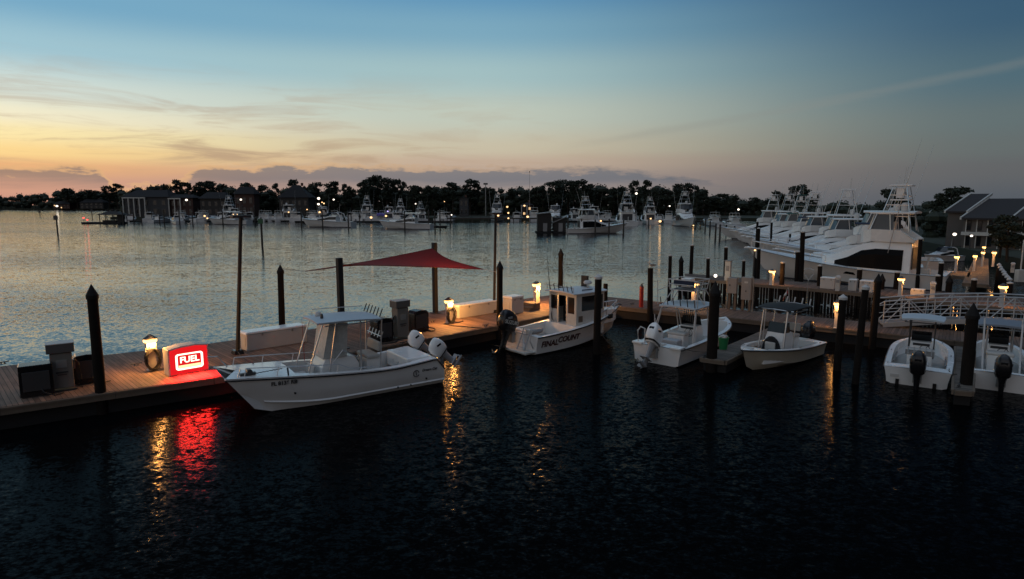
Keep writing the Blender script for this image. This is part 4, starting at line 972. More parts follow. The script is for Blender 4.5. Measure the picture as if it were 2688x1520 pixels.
# --- the pilothouse boat
HB2 = R(39); sc2 = Vector((.42, 29.45))
ph = thing('pilothouse_boat', 'white pilothouse boat with black outboard and red hull name', 'boat', (sc2.x, sc2.y, 0), HB2)
h2 = Hull(6.9, 2.55, .86, 1.5, .35, .8, .24, 2.5, .42).build(ph, HULLW, WHITE, (.05, .42), .35, .17, BLACK)
x0, x1, zc0, zr = 2.75, 4.75, .45, 2.62; wh = .98
b = MB(); th = .05
def wall(b, p, q, z0, z1, holes):            # upright wall with rectangular holes [(u0,u1,z0,z1)], u along p->q in metres
    p, q = Vector(p), Vector(q); L0 = (q - p).length; d = (q - p) / L0; nr = Vector((-d.y, d.x, 0)) * th / 2
    us = sorted({0, L0} | {u for h_ in holes for u in h_[:2]}); zs = sorted({z0, z1} | {z for h_ in holes for z in h_[2:]})
    for ua, ub in zip(us, us[1:]):
        for za, zb in zip(zs, zs[1:]):
            um, zm = (ua + ub) / 2, (za + zb) / 2
            if any(h_[0] < um < h_[1] and h_[2] < zm < h_[3] for h_ in holes): continue
            A, Bq = p + d * ua, p + d * ub
            b.loft([[(A + nr).to_tuple()[:2] + (za,), (Bq + nr).to_tuple()[:2] + (za,), (Bq - nr).to_tuple()[:2] + (za,), (A - nr).to_tuple()[:2] + (za,)], [(A + nr).to_tuple()[:2] + (zb,), (Bq + nr).to_tuple()[:2] + (zb,), (Bq - nr).to_tuple()[:2] + (zb,), (A - nr).to_tuple()[:2] + (zb,)]])
wall(b, (x0, wh, 0), (x0, -wh, 0), zc0, zr, [(.12, .58, 1.72, 2.42), (.68, 1.24, .5, 2.46), (1.36, 1.82, 1.6, 2.42)])
wall(b, (x0 + .03, -wh, 0), (x1, -wh * .93, 0), zc0, zr, [(.3, 1.85, 1.72, 2.46)])
wall(b, (x1, wh * .93, 0), (x0 + .03, wh, 0), zc0, zr, [(.2, 1.7, 1.72, 2.46)])
wall(b, (x1, -wh * .93, 0), (x1 + .02, wh * .93, 0), zc0, zr, [(.1, .85, 1.75, 2.45), (.95, 1.72, 1.75, 2.45)])
b.build('pilothouse', OFFW, ph)
for (px_, py_, sx_, sy_, z0_, z1_) in ((x0, wh - .35, .012, .46, 1.72, 2.42), (x0, wh - 1.59, .012, .46, 1.6, 2.42), ((x0 + x1) / 2 + .1, -wh + .03, 1.56, .012, 1.72, 2.46), ((x0 + x1) / 2 + .1, wh - .03, 1.56, .012, 1.72, 2.46), (x1, .44, .012, .78, 1.75, 2.45), (x1, -.43, .012, .78, 1.75, 2.45)):
    g_ = MB(); g_.box((px_, py_, (z0_ + z1_) / 2), (sx_, sy_, z1_ - z0_)); g_.build('window', GLASS, ph)
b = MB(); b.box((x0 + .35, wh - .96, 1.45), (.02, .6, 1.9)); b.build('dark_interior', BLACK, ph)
b = MB(); b.box((x0 - .01, wh - .66, 1.46), (.05, .03, 1.95)); b.box((x0 - .01, wh - 1.26, 1.46), (.05, .03, 1.95)); b.build('door_frame', ALU, ph)
b = MB(); n = 8
b.loft([[(x, y * k, zr + .03 + .07 * (1 - k * k) + .02 * (1 if False else 0)) for k in (-1, -.5, 0, .5, 1)] + [(x, y * k, zr - .03 + .04 * (1 - k * k)) for k in (1, .5, 0, -.5, -1)] for x, y in ((x0 - .28, wh + .08), (x0, wh + .12), (x1, wh + .06), (x1 + .25, wh - .05))]); b.build('roof', mat('roof_white', (.58, .6, .62), .5), ph, smooth=True, bevel=.015)
b = MB(); b.loft([[(x, y * s_, z) for s_, z in ((-1, .9), (-.94, zz), (0, zz + .06), (.94, zz), (1, .9))] for x, y, zz in ((x1 - .05, wh * .9, 1.62), (5.5, .78, 1.55), (6.1, .5, 1.46), (6.45, .25, 1.42))], closed=False, cap0=False, cap1=True); b.build('trunk_cabin', WHITE, ph, smooth=True)
for xx in (5.35,):
    b = MB(); b.box((xx, -.84, 1.22), (.3, .1, .22)); b.build('portlight', GLASS, ph)
b = MB(); b.box((3.0, -wh - .03, 1.35), (.28, .03, .3)); b.build('side_hatch', mat('hatch_brown', (.12, .09, .07), .4), ph, bevel=.008)
rod_holders(ph, [(x0 - .18, y, zr + .06) for y in (-.85, -.55, -.25, .08, .4, .72)], (-.1, 0), .34)
rails(ph, [(x0 - .2, -.95, zr + .06), (x0 - .22, -.95, zr + .3), (x0 - .22, .95, zr + .3), (x0 - .2, .95, zr + .06)], .02, name='roof_rail')
b = MB(); b.tube([(x0 - .1, .85, zr), (x0 - .3, .9, zr + 1.9)], .022, 6, .008); b.build('whip_antenna', BLACK, ph)
b = MB(); b.tube([(x0 + .6, .5, zr), (x0 + .45, .55, zr + 1.5)], .016, 6, .006); b.build('whip_antenna', OFFW, ph)
b = MB(); b.lathe([(.05, 0), (.05, .2), (.2, .22), (.22, .3), (.16, .38), (.02, .4)], (x1 - .35, -.1, zr + .08), 14); b.build('radar_dome', BOXW, ph)
b = MB(); b.box((x1 - .1, .35, zr + .35), (.1, .45, .62)); b.build('sign_panel', RUBBER, ph)
b = MB(); b.tube([(x1, .1, zr + .1), (x1 + .02, .1, zr + 1.9)], .01, 5, .005); b.build('mast_light', OFFW, ph)
b = MB(); b.tube([(x0 + .6, -.75, zr + .12), (x0 + 1.3, -.78, zr + .12)], .03, 6); b.build('boat_hook', NAVY, ph)
outboard(ph, (-.12, .42, .8), BLACK, R(16), 1.28, logo='SUZUKI')
b = MB(); b.box((-.3, -.1, .12), (.62, 1.9, .06)); b.tube([(-.62, .85, .16), (-.62, -1.0, .16), (-.05, -1.1, .16)], .035, 6); b.build('swim_platform', OFFW, ph)
b = MB()
for y in (-.35, -.85): b.tube([(-.1, y, 1.2), (-.2, y, .95), (-.55, y - .02, .25)], .028, 6); b.tube([(-.08, y - .1, 1.15), (-.25, y - .1, .7), (-.05, y - .1, .3)], .022, 6)
for z in (.35, .6): b.tube([(-.42, -.35, z), (-.42, -.85, z)], .022, 6)
b.tube([(-.15, -.35, .8), (-.5, -.85, .35)], .018, 5); b.build('boarding_ladder', ALU, ph)
b = MB(); b.box((.28, .2, .82), (.36, 1.1, .34)); b.build('bait_tank', BOXW, ph, bevel=.03)
b = MB(); b.loft([[(.55 + x, -.55 + r * math.cos(a) * .9, .98 + z + r * .7 * math.sin(a)) for a in [2 * math.pi * j / 10 for j in range(10)]] for x, r, z in ((-.42, .05, .02), (-.3, .16, .02), (0, .2, .0), (.25, .15, .02), (.38, .04, .1))]); b.build('gear_bag', GREY, ph, smooth=True)
b = MB(); b.box((.08, -.5, 1.0), (.16, .3, .26)); b.build('bag_end', BOXW, ph, bevel=.03)
pts = [h2.side(t, 1) for t in (.7, .78, .86, .93, .985)]
rl = [Vector((p.x, p.y - .08, p.z + .34)) for p in pts]; full_ = rl + [Vector((p.x, -p.y, p.z)) for p in reversed(rl)]
rails(ph, full_, .022, [(Vector((p.x, s_ * (p.y - .08), p.z)), Vector((p.x, s_ * (p.y - .08), p.z + .34))) for p in pts for s_ in (1, -1)])
b = MB(); b.tube([(6.5, 0, 1.5), (6.95, 0, 1.62), (7.15, 0, 1.55)], .05, 6); b.build('anchor_roller', STEEL, ph)
side_text(ph, h2, 'FINAL', .4, mat('dark_red_letters', (.06, .008, .008), .5), .13, .5, False, bold=.012, shear=.1)
side_text(ph, h2, 'COUNT', .4, mat('dark_red_letters', (.06, .008, .008), .5), .33, .56, False, bold=.012, shear=.1)
text('boat_name_decal', 'LADY', .2, NAVY, ph, (x0 - .035, -.7, .95), (R(90), 0, R(-90)), bold=.006)
b = MB(); b.tube([(x0 - .06, .72, 1.75), (x0 - .1, .74, 1.45), (x0 - .08, .7, 1.1), (x0 - .1, .76, .8)], .03, 6); b.build('hanging_gear', DGREY, ph)
b = MB(); b.tube([(x0 - .1, .58, 1.0 + .16 * math.sin(a)) if False else (x0 - .08, .55 + .1 * math.cos(a), 1.0 + .22 * math.sin(a)) for a in [2 * math.pi * j / 14 for j in range(15)]], .03, 6); b.build('throw_ring', BOXW, ph)

# --- generic centre console
def cc_boat(name, label, loc, hd, L, B, fs, fb, con, top, topm, zf=.3, cock=(.06, .78), post=None, eng=(BLACK, .3, 1., None), hullm=HULLW, boot=None, ny=0., legm=None, legs=None, hull_kw={}):
    t = thing(name, label, 'boat', (loc[0], loc[1], 0), hd)
    h_ = Hull(L, B, fs, fb, **hull_kw).build(t, hullm, WHITE, cock, zf, .2, DGREY, boot=boot)
    console(t, con[0], con[1], con[2], zf, con[3])
    if top: hard_top(t, top[0], top[1], top[2], top[3], topm, legs or [((con[1] - .1, zf + .3, con[2] * .52), (con[1] - .25, con[2] * .5)), ((con[0] + .05, zf + .3, con[2] * .52), (con[0] - .15, con[2] * .52))], legm=legm)
    if post: leaning_post(t, post[0], post[1], zf, .9, back=post[2])
    for y in ([ny] if eng[3] is None or eng[3] == 1 else [-.4, .4]): outboard(t, (.0, y, fs * .8), eng[0], eng[1], eng[2], legm=eng[4] if len(eng) > 4 else None)
    for tt, w_h in ((.93, .34), (.045, .5)):
        p = h_.side(tt, 1); b = MB(); b.box((p.x, 0, p.z + .045), (.34, w_h, .03)); b.build('deck_hatch', OFFW, t, bevel=.008)
    for sg in (1, -1):
        p0_ = h_.side(.3, 1); p1_ = h_.side(.62, 1); b = MB(); b.tube([(p0_.x, sg * (p0_.y - .26), zf + .25), (p1_.x, sg * (p1_.y - .26), zf + .25)], .035, 6); b.build('bolster_pad', GREY, t)
    for sg in (1, -1):
        for tt in (.1, .5, .85):
            p = h_.side(tt, 1); b = MB(); b.tube([(p.x - .09, sg * (p.y - .1), p.z + .05), (p.x + .09, sg * (p.y - .1), p.z + .05)], .018, 5); b.build('cleat', STEEL, t)
    return t, h_
# tower boat (stern toward us, white tilted motor)
tb, hb = cc_boat('tower_boat', 'white centre console with two level tower and white tilted motor', (6.36, 27.1), R(47), 7.0, 2.45, .78, 1.15, (2.75, 3.75, .95, 1.0), (1.75, 3.95, 2.0, 2.32), TOPB, cock=(.1, .9), post=(1.95, .9, False), eng=(WHITE, R(34), 1.18, 1, mat('motor_leg_grey', (.35, .36, .37), .45)), ny=.05,
    hull_kw=dict(entry=3.2, full=.5, rake=.7), legs=[((3.75, .6, .75), (3.3, .82)), ((3.45, .6, .75), (3.1, .82)), ((1.55, .78, 1.0), (1.95, .85)), ((1.35, .78, 1.02), (1.9, .85))], legm=BOXW)
b = MB(); zt = 3.4
for sg in (1, -1):
    for a, c in (((1.9, .8), (2.35, .55)), ((2.75, .85), (2.4, .55)), ((2.75, .85), (3.1, .6)), ((3.8, .82), (3.25, .6))): b.tube([(a[0], sg * a[1], 2.36), (c[0], sg * c[1], zt - .35)], .026, 6)
    for x in (2.2, 2.8, 3.4): b.tube([(x, sg * .62, zt - .35), (x, sg * .72, zt + .12)], .022, 6)
for z in (zt - .35, zt - .1, zt + .12):
    w_ = .6 + .12 * (z - zt + .35) / .47; b.tube([(2.15, -w_, z), (3.45, -w_, z), (3.5, 0, z), (3.45, w_, z), (2.15, w_, z), (2.15, -w_, z)], .022, 6)
for sg in (1, -1): b.tube([(1.75, sg * 1.0, 2.36), (1.7, sg * 1.02, 3.5)], .02, 6); b.tube([(1.75, sg * 1.02, 3.0), (2.2, sg * .7, 3.2)], .018, 5)
b.build('tower_frame', BOXW, tb, smooth=True)
b = MB(); b.box((2.95, 0, zt - .36), (1.0, 1.1, .05)); b.build('tower_floor', DGREY, tb)
b = MB(); b.box((3.2, .25, zt - .1), (.4, .5, .42)); b.build('tower_helm', WHITE, tb, bevel=.03)
b = MB(); b.box((2.5, .1, zt - .05), (.14, 1.0, .26)); b.build('tower_bolster', NAVY, tb, bevel=.04)
rod_holders(tb, [(1.8, y, 2.36) for y in (-.85, -.5, -.15, .2, .5, .85)], (-.1, 0), .36)
for k, y in enumerate((.5, .62, .74, .84)):
    b = MB(); b.tube([(1.0 + .1 * k, y, .5), (.9 + .12 * k, y + .02, 1.5 + .15 * k)], .02, 6); b.build('stowed_rod', BOXW, tb)
b = MB(); b.tube([(.12, 1.0, .82), (.1, 1.02, 1.35), (.14, .9, 1.52), (.2, .72, 1.45), (.18, .7, .85)], .035, 7); b.build('stern_grab_rail', BOXW, tb)
for k in range(5):
    b = MB(); b.tube([(2.7 + .1 * k, -.3 + .16 * k, 1.5), (2.68 + .1 * k, -.3 + .16 * k, 2.25)], .022, 5); b.build('rod', DGREY, tb)
for sg in (1, -1):
    b = MB(); b.box((.16, sg * .95, .82), (.5, .5, .09)); b.build('stern_platform', WHITE, tb, bevel=.02)
b = MB(); b.box((1.15, -.1, .62), (.5, .8, .62)); b.build('cooler', mat('cooler_grey', (.4, .42, .44), .5), tb, bevel=.03)
# console boat facing us, black top
HB4 = R(222)
b4, hb4 = cc_boat('console_boat', 'white console boat with black canvas top, bow toward us', (13.96, 29.39), HB4, 6.0, 2.1, .62, 1.02, (2.3, 3.35, .95, 1.08), (1.35, 3.35, 1.75, 2.44), RUBBER, cock=(.1, .86), post=(1.7, .8, True), eng=(BLACK, R(6), 1.05, 1), hullm=mat('cream_hull', (.52, .47, .38), .35), hull_kw=dict(entry=2.9, full=.42, rake=.75, flare=.2))
b = MB(); b.tube([(1.35, -.85, 2.42), (1.3, 0, 2.5), (1.35, .85, 2.42)], .025, 6); b.tube([(3.3, .85, 2.4), (3.38, 0, 2.44), (3.3, -.85, 2.4)], .028, 6); b.build('top_edge_tube', ALU, b4)
for y in (-.7, -.35, 0, .35, .7):
    b = MB(); b.tube([(1.4, y, 2.48), (1.28, y, 2.75)], .03, 6); b.build('rod_holder', BOXW, b4)
b = MB(); s_ = .42
b.loft([[(3.42, s_ * math.cos(a) * 1., .62 + .62 * max(0, math.sin(a))) for a in [math.pi * j / 10 for j in range(11)]], [(3.48, s_ * math.cos(a) * .94, .62 + .58 * max(0, math.sin(a))) for a in [math.pi * j / 10 for j in range(11)]]]); b.build('console_seat_pad', BLACK, b4)
b = MB(); b.box((3.53, 0, .8), (.1, .46, .38)); b.build('seat_cushion_front', VINYL, b4, bevel=.04)
for y in (.55, -.55):
    b = MB(); b.tube([(3.55, y, .35), (3.15, y * .98, 2.38)], .03, 7); b.build('front_leg', ALU, b4)
# console boats with sterns toward us at the right
b5, hb5 = cc_boat('bay_boat', 'white bay boat with pale blue top, stern toward us', (15.62, 23.6), R(55), 6.2, 2.25, .66, .92, (2.6, 3.4, .85, .95), (1.9, 3.35, 1.55, 2.32), TOPB, cock=(.11, .88), post=(1.75, .95, False), eng=(BLACK, R(2), 1.16, 1), ny=-.03, legm=DGREY, hull_kw=dict(entry=3.4, full=.5, rake=.6))
b = MB(); b.box((.36, .62, .52), (.6, .75, .26)); b.box((.36, -.62, .52), (.6, .75, .26)); b.build('stern_deck', WHITE, b5, bevel=.04)
rod_holders(b5, [(1.5, y, .95) for y in (-.4, -.2, 0, .2, .4)], (-.03, 0), .3, ALU)
b = MB(); b.box((1.52, 0, 1.02), (.06, 1.0, .2)); b.build('tackle_panel', GREY, b5)
b = MB(); b.box((.95, -.05, .52), (.55, .6, .5)); b.build('white_cooler', BOXW, b5, bevel=.05)
for y in (.62, -.6):
    b = MB(); b.box((-.02, y, .1), (.1, .12, .22)); b.build('trim_tab', BLACK, b5)
b = MB(); b.box((-.012, .72, .33), (.02, .3, .12)); b.build('stern_plate', BOXW, b5)
b6, hb6 = cc_boat('skiff', 'white boat with wide grey canvas top at the right frame edge', (18.38, 22.95), R(55), 6.2, 2.05, .68, .95, (2.7, 3.5, .8, .95), (2.1, 3.9, 1.85, 2.15), mat('grey_canvas', (.2, .23, .27), .8), cock=(.05, .88), post=(1.9, .9, False), eng=(BLACK, R(4), 1.12, 1), ny=0., legm=ALU, hull_kw=dict(entry=3.2, full=.5, rake=.6))
for y, z in ((.55, 2.4), (-.6, 2.3)):
    b = MB(); b.tube([(1.0, y, .5), (1.7, y * 1.02, 1.3), (2.15, y * 1.05, z)], .035, 7); b.build('raised_pole', BOXW, b6)
b = MB(); b.tube([(2.1, -.6, 2.2), (2.9, -.9, 5.2)], .02, 6, .008); b.build('outrigger_pole', OFFW, b6)
for sg in (1, -1): b = MB(); b.tube([(.05, sg * 1.05, .72), (2.6, sg * 1.08, .78), (3.6, sg * 1.0, .84)], .03, 6); b.build('gunwale_rail', BOXW, b6)

# things carried on the console boat: flag and landing net
Mb = Matrix.Translation((13.96, 29.39, 0)) @ Matrix.Rotation(HB4, 4, 'Z')
p = Mb @ Vector((1.5, -.15, 2.45)); t = thing('flag', 'limp red and white flag on a slanted staff above the black boat top', 'flag', p, 0)
b = MB(); b.tube([(0, 0, 0), (-.12, .0, .75)], .014, 5); b.build('staff', BOXW, t)
b = MB(); cl_ = []
for i in range(7):
    for j in range(4): cl_.append((-.10 - .06 * i * .6 + .03 * math.sin(i * 1.4) - .012 * j, .03 * math.sin(j * 2 + i), .72 - .085 * i - .06 * j * (1 if i < 5 else .6)))
b.add(cl_, [(i * 4 + j, i * 4 + j + 1, i * 4 + j + 5, i * 4 + j + 4) for i in range(6) for j in range(3)]); fo = b.build('red_cloth', REDP, t, smooth=True); fo.modifiers.new('thickness', 'SOLIDIFY').thickness = .01
b = MB(); b.add([(x - .06, y - .012, z - .05) for x, y, z in cl_[:16]], [(i * 4 + j, i * 4 + j + 1, i * 4 + j + 5, i * 4 + j + 4) for i in range(3) for j in range(3)]); fo = b.build('white_stripe', OFFW, t, smooth=True); fo.modifiers.new('thickness', 'SOLIDIFY').thickness = .01
p = Mb @ Vector((1.45, .55, 2.45)); t = thing('landing_net', 'long handled landing net standing above the black boat top', 'net', p, R(-30))
b = MB(); b.tube([(0, 0, 0), (.05, 0, 1.15)], .014, 6); b.build('handle', STEEL, t)
b = MB(); hp = [(.05, 0, 1.15), (-.13, 0, 1.42), (-.14, 0, 1.62), (.06, 0, 1.7), (.24, 0, 1.62), (.23, 0, 1.42), (.05, 0, 1.15)]; b.tube(hp, .018, 6); b.build('hoop', BOXW, t)
b = MB()
for k in range(1, 6):
    a = Vector(hp[1]).lerp(Vector(hp[5]), k / 6); b.tube([a, a + Vector((-.05, .12, -.2))], .004, 4)
    b.tube([Vector(hp[1]) + Vector((0, .02 * k, -.05 * k)), Vector(hp[5]) + Vector((0, .02 * k, -.05 * k))], .004, 4)
b.build('mesh_bag', OFFW, t)

# mooring lines
def line3(label, a, c, sag, r=.016, group='mooring lines'):
    a, c = Vector(a), Vector(c); n = 12
    b = MB(); b.tube([a.lerp(c, i / n) - Vector((0, 0, sag * 4 * (i / n) * (1 - i / n))) for i in range(n + 1)], r, 5)
    return tag(b.build('mooring_line', ROPE, smooth=True), label, 'rope', group)
def bp(hd, loc, v): return Matrix.Translation((loc[0], loc[1], 0)) @ Matrix.Rotation(hd, 4, 'Z') @ Vector(v)
pl = G(1566, 929, 0)
line3('dark line drooping from the cone capped pile to the tower boat stern', (pl.x + .15, pl.y, 1.05), bp(R(47), (6.36, 27.1), (.1, 1.1, .86)), .55)
line3('line from the catamaran bow to the left light pole foot', bp(HB, stern, (6.6, -.9, 1.3)), G(620, 925, ZD) + Vector((0, 0, .12)), .1)
line3('line from the catamaran stern to a dock cleat', bp(HB, stern, (.6, -1.2, 1.05)), G(1040, 915, ZD), .1)
line3('line from the pilothouse stern to the dock edge', bp(HB2, sc2, (.3, 1.2, .95)), G(1275, 857, ZD) + Vector((0, 0, .08)), .08)
line3('line from the tower boat bow to the walkway', bp(R(47), (6.36, 27.1), (6.4, .4, 1.15)), G(1905, 836, ZD), .1)
line3('line from the tower boat stern to the thick black pile', bp(R(47), (6.36, 27.1), (.2, -1.1, .85)), G(1868, 939, .6) + Vector((-.2, 0, .25)), .06)
line3('line from the console boat stern to the walkway', bp(HB4, (13.96, 29.39), (.1, -.9, .7)), G(2100, 857, ZD), .05)
line3('line from the bay boat stern to the right finger', bp(R(55), (15.62, 23.6), (.3, -1.0, .72)), G(2512, 985, .6) + Vector((0, 0, .05)), .06)
# ------------------------------------------------------------------ bigger yachts and the far marina
def side_panel(b, prof, y0, y1=None):
    """flat window panel lying 1 cm proud of a cabin side, both sides; y as a function of x"""
    for sg in (1, -1): b.add([(x, sg * y0(x, z), z) for x, z in prof], [tuple(range(len(prof)))])
def sportfisher(name, label, loc, hd, L=15., tower=True, fly=True, enclosure=GLASS, arch=False, hm=HULLW, outr=True, detail=True, topm=None, hs=.86, xh=3.0, tz=8.6):
    XX = lambda x: (x - 3.5) * hs + xh
    k = L / 15.; t = thing(name, label, 'yacht', (loc[0], loc[1], 0), hd, 'white sportfishing yachts')
    B = 4.7 * k; h = Hull(L, B, 1.15 * k, 2.45 * k, .7, 2.6 * k, .34, 2.1, .36, .06, 2.6)
    h.build(t, hm, WHITE, (.03, .235), .55 * k, .28 * k, STEEL, N=20, boot=BOTTOM, crown=.09)
    K = lambda *a: tuple(v * k for v in a)
    def dz(x): return h.sheer(min(1, x / L)) + .05
    # deck house: long sloping front, dark wrap-round mask
    st = [(3.5, 1.85, 3.35), (4.2, 1.9, 3.42), (6.8, 1.9, 3.45), (8.2, 1.82, 3.2), (9.6, 1.62, 2.72), (11., 1.25, 2.34), (12., .85, 2.16), (12.6, .45, 2.14)]
    st = [(XX(x), w, z) for x, w, z in st]
    b = MB(); b.loft([[(x * k, w * k, dz(x * k) - .35), (x * k, w * .97 * k, (dz(x * k) + (z * k - dz(x * k)) * .55)), (x * k, w * .8 * k, z * k - .02), (x * k, 0, z * k + .06), (x * k, -w * .8 * k, z * k - .02), (x * k, -w * .97 * k, (dz(x * k) + (z * k - dz(x * k)) * .55)), (x * k, -w * k, dz(x * k) - .35)] for x, w, z in st], closed=False); b.build('deck_house', WHITE, t, smooth=True)
    b = MB()
    for sg in (1, -1):
        rows = []
        for fr, fe in ((.05, .05), (.3, .16), (.55, .3), (.74, .4)):
            row_ = []
            for n_, (x, w, z) in enumerate(st[1:6]):
                ff = fr if n_ < 3 else fr + (fe - fr) * (n_ - 2) / 2; d0 = dz(x * k); zz = d0 + (z * k - d0) * ff
                yy = w * (1 - .03 * (ff + .1) / .65) if ff < .55 else w * (.97 - .17 * (ff - .55) / .45)
                row_.append((x * k, sg * (yy * k + .05), zz))
            rows.append(row_)
        b.loft(rows, closed=False, cap0=False, cap1=False)
    b.build('dark_window_mask', MASK, t)
    b = MB(); b.box(K(XX(3.5) - .04, 0, 2.2), K(.06, 2.6, 1.6)); b.build('aft_bulkhead', DGREY, t)
    K = lambda a, b_, c_: (XX(a) * k, b_ * k, c_ * k)
    KS = lambda *a: tuple(v * k for v in a)
    if fly:
        b = MB(); fx = [(3.2, 1.75, 3.42, 3.6), (4.6, 1.8, 3.42, 4.3), (7.4, 1.6, 3.42, 4.35), (8.3, 1.1, 3.3, 4.2), (8.7, .5, 3.3, 4.0)]
        b.loft([[(XX(x) * k, w * k, z0 * k), (XX(x) * k, w * 1.06 * k, z1 * k), (XX(x) * k, w * .92 * k, z1 * k), (XX(x) * k, w * .92 * k, (z0 + .18) * k), (XX(x) * k, -w * .92 * k, (z0 + .18) * k), (XX(x) * k, -w * .92 * k, z1 * k), (XX(x) * k, -w * 1.06 * k, z1 * k), (XX(x) * k, -w * k, z0 * k)] for x, w, z0, z1 in fx]); b.build('flybridge', WHITE, t)
        b = MB(); b.loft([[(XX(x) * k, w * c * k, (5.62 + .1 * (1 - c * c)) * k) for c in (-1, -.5, 0, .5, 1)] + [(XX(x) * k, w * c * k, 5.52 * k) for c in (1, .5, 0, -.5, -1)] for x, w in ((3.5, 1.5), (4., 1.65), (7., 1.5), (7.8, 1.1))]); b.build('hard_top', topm or WHITE, t, smooth=True)
        b = MB()
        for sg in (1, -1):
            for xa, xb in ((3.9, 4.1), (5.6, 5.8), (7.6, 7.0)): b.tube([K(xa, sg * 1.55, 4.2), K(xb, sg * 1.4, 5.55)], .045 * k, 6)
        b.tube([K(3.9, 1.42, 5.5), K(7.1, 1.38, 5.5), K(7.1, -1.38, 5.5), K(3.9, -1.42, 5.5), K(3.9, 1.42, 5.5)], .03 * k, 5)
        b.build('top_frame', ALU, t)
        if enclosure:
            b = MB(); b.loft([[K(7.6, 1.45, 4.3), K(8.05, .6, 4.3), K(8.05, -.6, 4.3), K(7.6, -1.45, 4.3)], [K(7.2, 1.35, 5.5), K(7.55, .55, 5.5), K(7.55, -.55, 5.5), K(7.2, -1.35, 5.5)]], closed=False, cap0=False, cap1=False)
            for sg in (1, -1): b.add([K(5.4, sg * 1.55, 4.3), K(7.6, sg * 1.46, 4.3), K(7.2, sg * 1.36, 5.5), K(5.4, sg * 1.42, 5.5)], [(0, 1, 2, 3)])
            b.build('clear_curtain', mat('tinted_curtain', (.06, .07, .08), .15), t)
        b = MB(); b.box(K(6.0, 0, 4.35), KS(.7, 1.0, 1.1)); b.build('helm_pod', WHITE, t, bevel=.04)
        b = MB(); b.lathe([(.28 * k, 0), (.3 * k, .2 * k), (.3 * k, .5 * k), (.22 * k, .62 * k), (.03, .66 * k)], K(4.6, .6, 5.7), 12); b.build('radar_dome', BOXW, t, smooth=True)
    if arch:
        for sg in (1, -1):
            b = MB(); b.loft([[(x * k, sg * 1.75 * k, z * k), (x * k, sg * 1.6 * k, z * k)] for x, z in ((2.6, 1.6), (4.6, 1.6), (4.3, 3.4), (5.6, 4.9), (4.2, 4.7), (3.0, 3.2))][:0] or [[(XX(x) * k, sg * yy * k, z * k) for x, z in ((3.2, 2.0), (4.4, 2.0), (4.2, 3.3), (5.2, 4.6), (6.4, 5.0), (5.0, 5.15), (3.8, 4.7), (3.1, 3.5))] for yy in (1.78, 1.62)]); b.build('arch_side', WHITE, t)
            b = MB(); b.loft([[(XX(4.35) * k + .42 * k * math.cos(a), sg * yy * k, 3.9 * k + .62 * k * math.sin(a)) for a in [2 * math.pi * j / 14 for j in range(14)]] for yy in (1.80, 1.6)]); b.build('arch_opening', BLACK, t)
        b = MB(); b.box(K(5., 0, 5.02), KS(1.5, 3.2, .1)); b.build('arch_top', WHITE, t, bevel=.03)
        b = MB(); b.lathe([(.3, 0), (.42, .15), (.42, .7), (.3, .95), (.03, 1.0)], K(5., .5, 5.1), 14); b.build('satellite_dome', BOXW, t, smooth=True)
    if tower:
        z0, z1 = 5.6, tz
        b = MB()
        for sg in (1, -1):
            b.tube([K(3.7, sg * 1.55, 4.1), K(4.6, sg * .62, z1)], .038 * k, 6); b.tube([K(7.1, sg * 1.4, 4.2), K(5.9, sg * .6, z1)], .038 * k, 6)
            for u in (.35, .6, .82):
                b.tube([K(3.7 + .9 * u, sg * (1.55 - .93 * u), 4.1 + (z1 - 4.1) * u), K(7.1 - 1.2 * u, sg * (1.4 - .8 * u), 4.2 + (z1 - 4.2) * u)], .035 * k, 5)
        for u in (.4, .6, .8):
            b.tube([K(3.7 + .9 * u, 1.55 - .93 * u, 4.1 + (z1 - 4.1) * u), K(3.7 + .9 * u, -(1.55 - .93 * u), 4.1 + (z1 - 4.1) * u)], .03 * k, 5)
        b.build('tower_frame', ALU, t)
        b = MB(); b.box(K(5.2, 0, z1 - .95), KS(1.3, 1.25, .1)); b.build('tower_deck', WHITE, t)
        b = MB(); b.box(K(5.3, 0, z1 - .45), KS(.5, .7, .7)); b.build('tower_helm', WHITE, t)
        b = MB(); b.box(K(5.2, 0, z1 + .12), KS(1.5, 1.3, .12)); b.build('tower_roof', topm or WHITE, t, bevel=.03)
        for y in (-.4, .3):
            b = MB(); b.tube([K(5., y, z1 + .15), K(4.9, y, z1 + 1.5)], .022 * k, 5, .01); b.build('antenna', OFFW, t)
    if outr:
        for sg in (1, -1):
            b = MB(); b.tube([K(5.6, sg * 1.9, 2.6), K(4.6, sg * 2.4, 6.6), K(3.2, sg * 2.8, 10.8)], .035 * k, 5, .01); b.build('outrigger', ALU, t)
    pts = [h.side(u, 1) for u in (.62, .7, .78, .86, .93, .985)]; rl = [Vector((p.x - .05, p.y - .12, p.z + .62 * k)) for p in pts]
    b = MB(); b.tube(rl + [Vector((p.x, -p.y, p.z)) for p in reversed(rl)], .026, 5)
    for p, q in zip(pts, rl):
        for sg in (1, -1): b.tube([Vector((p.x, sg * (p.y - .08), p.z)), Vector((q.x, sg * q.y, q.z))], .022, 5)
    b.build('bow_rail', ALU, t)
    b = MB(); b.loft([[(x, y, z) for y, z in ((-.3, h.fb + .02), (.3, h.fb + .02), (.3, h.fb - .1), (-.3, h.fb - .1))] for x in (L - .5, L + .25)]); b.build('bow_pulpit', WHITE, t)
    b = MB(); b.box(K(2.4, 0, .95), KS(.55, .55, .9)); b.tube([K(2.4, 0, 1.3), K(2.2, 0, 2.3)], .09 * k, 6); b.build('fighting_chair', OFFW, t)
    return t, h

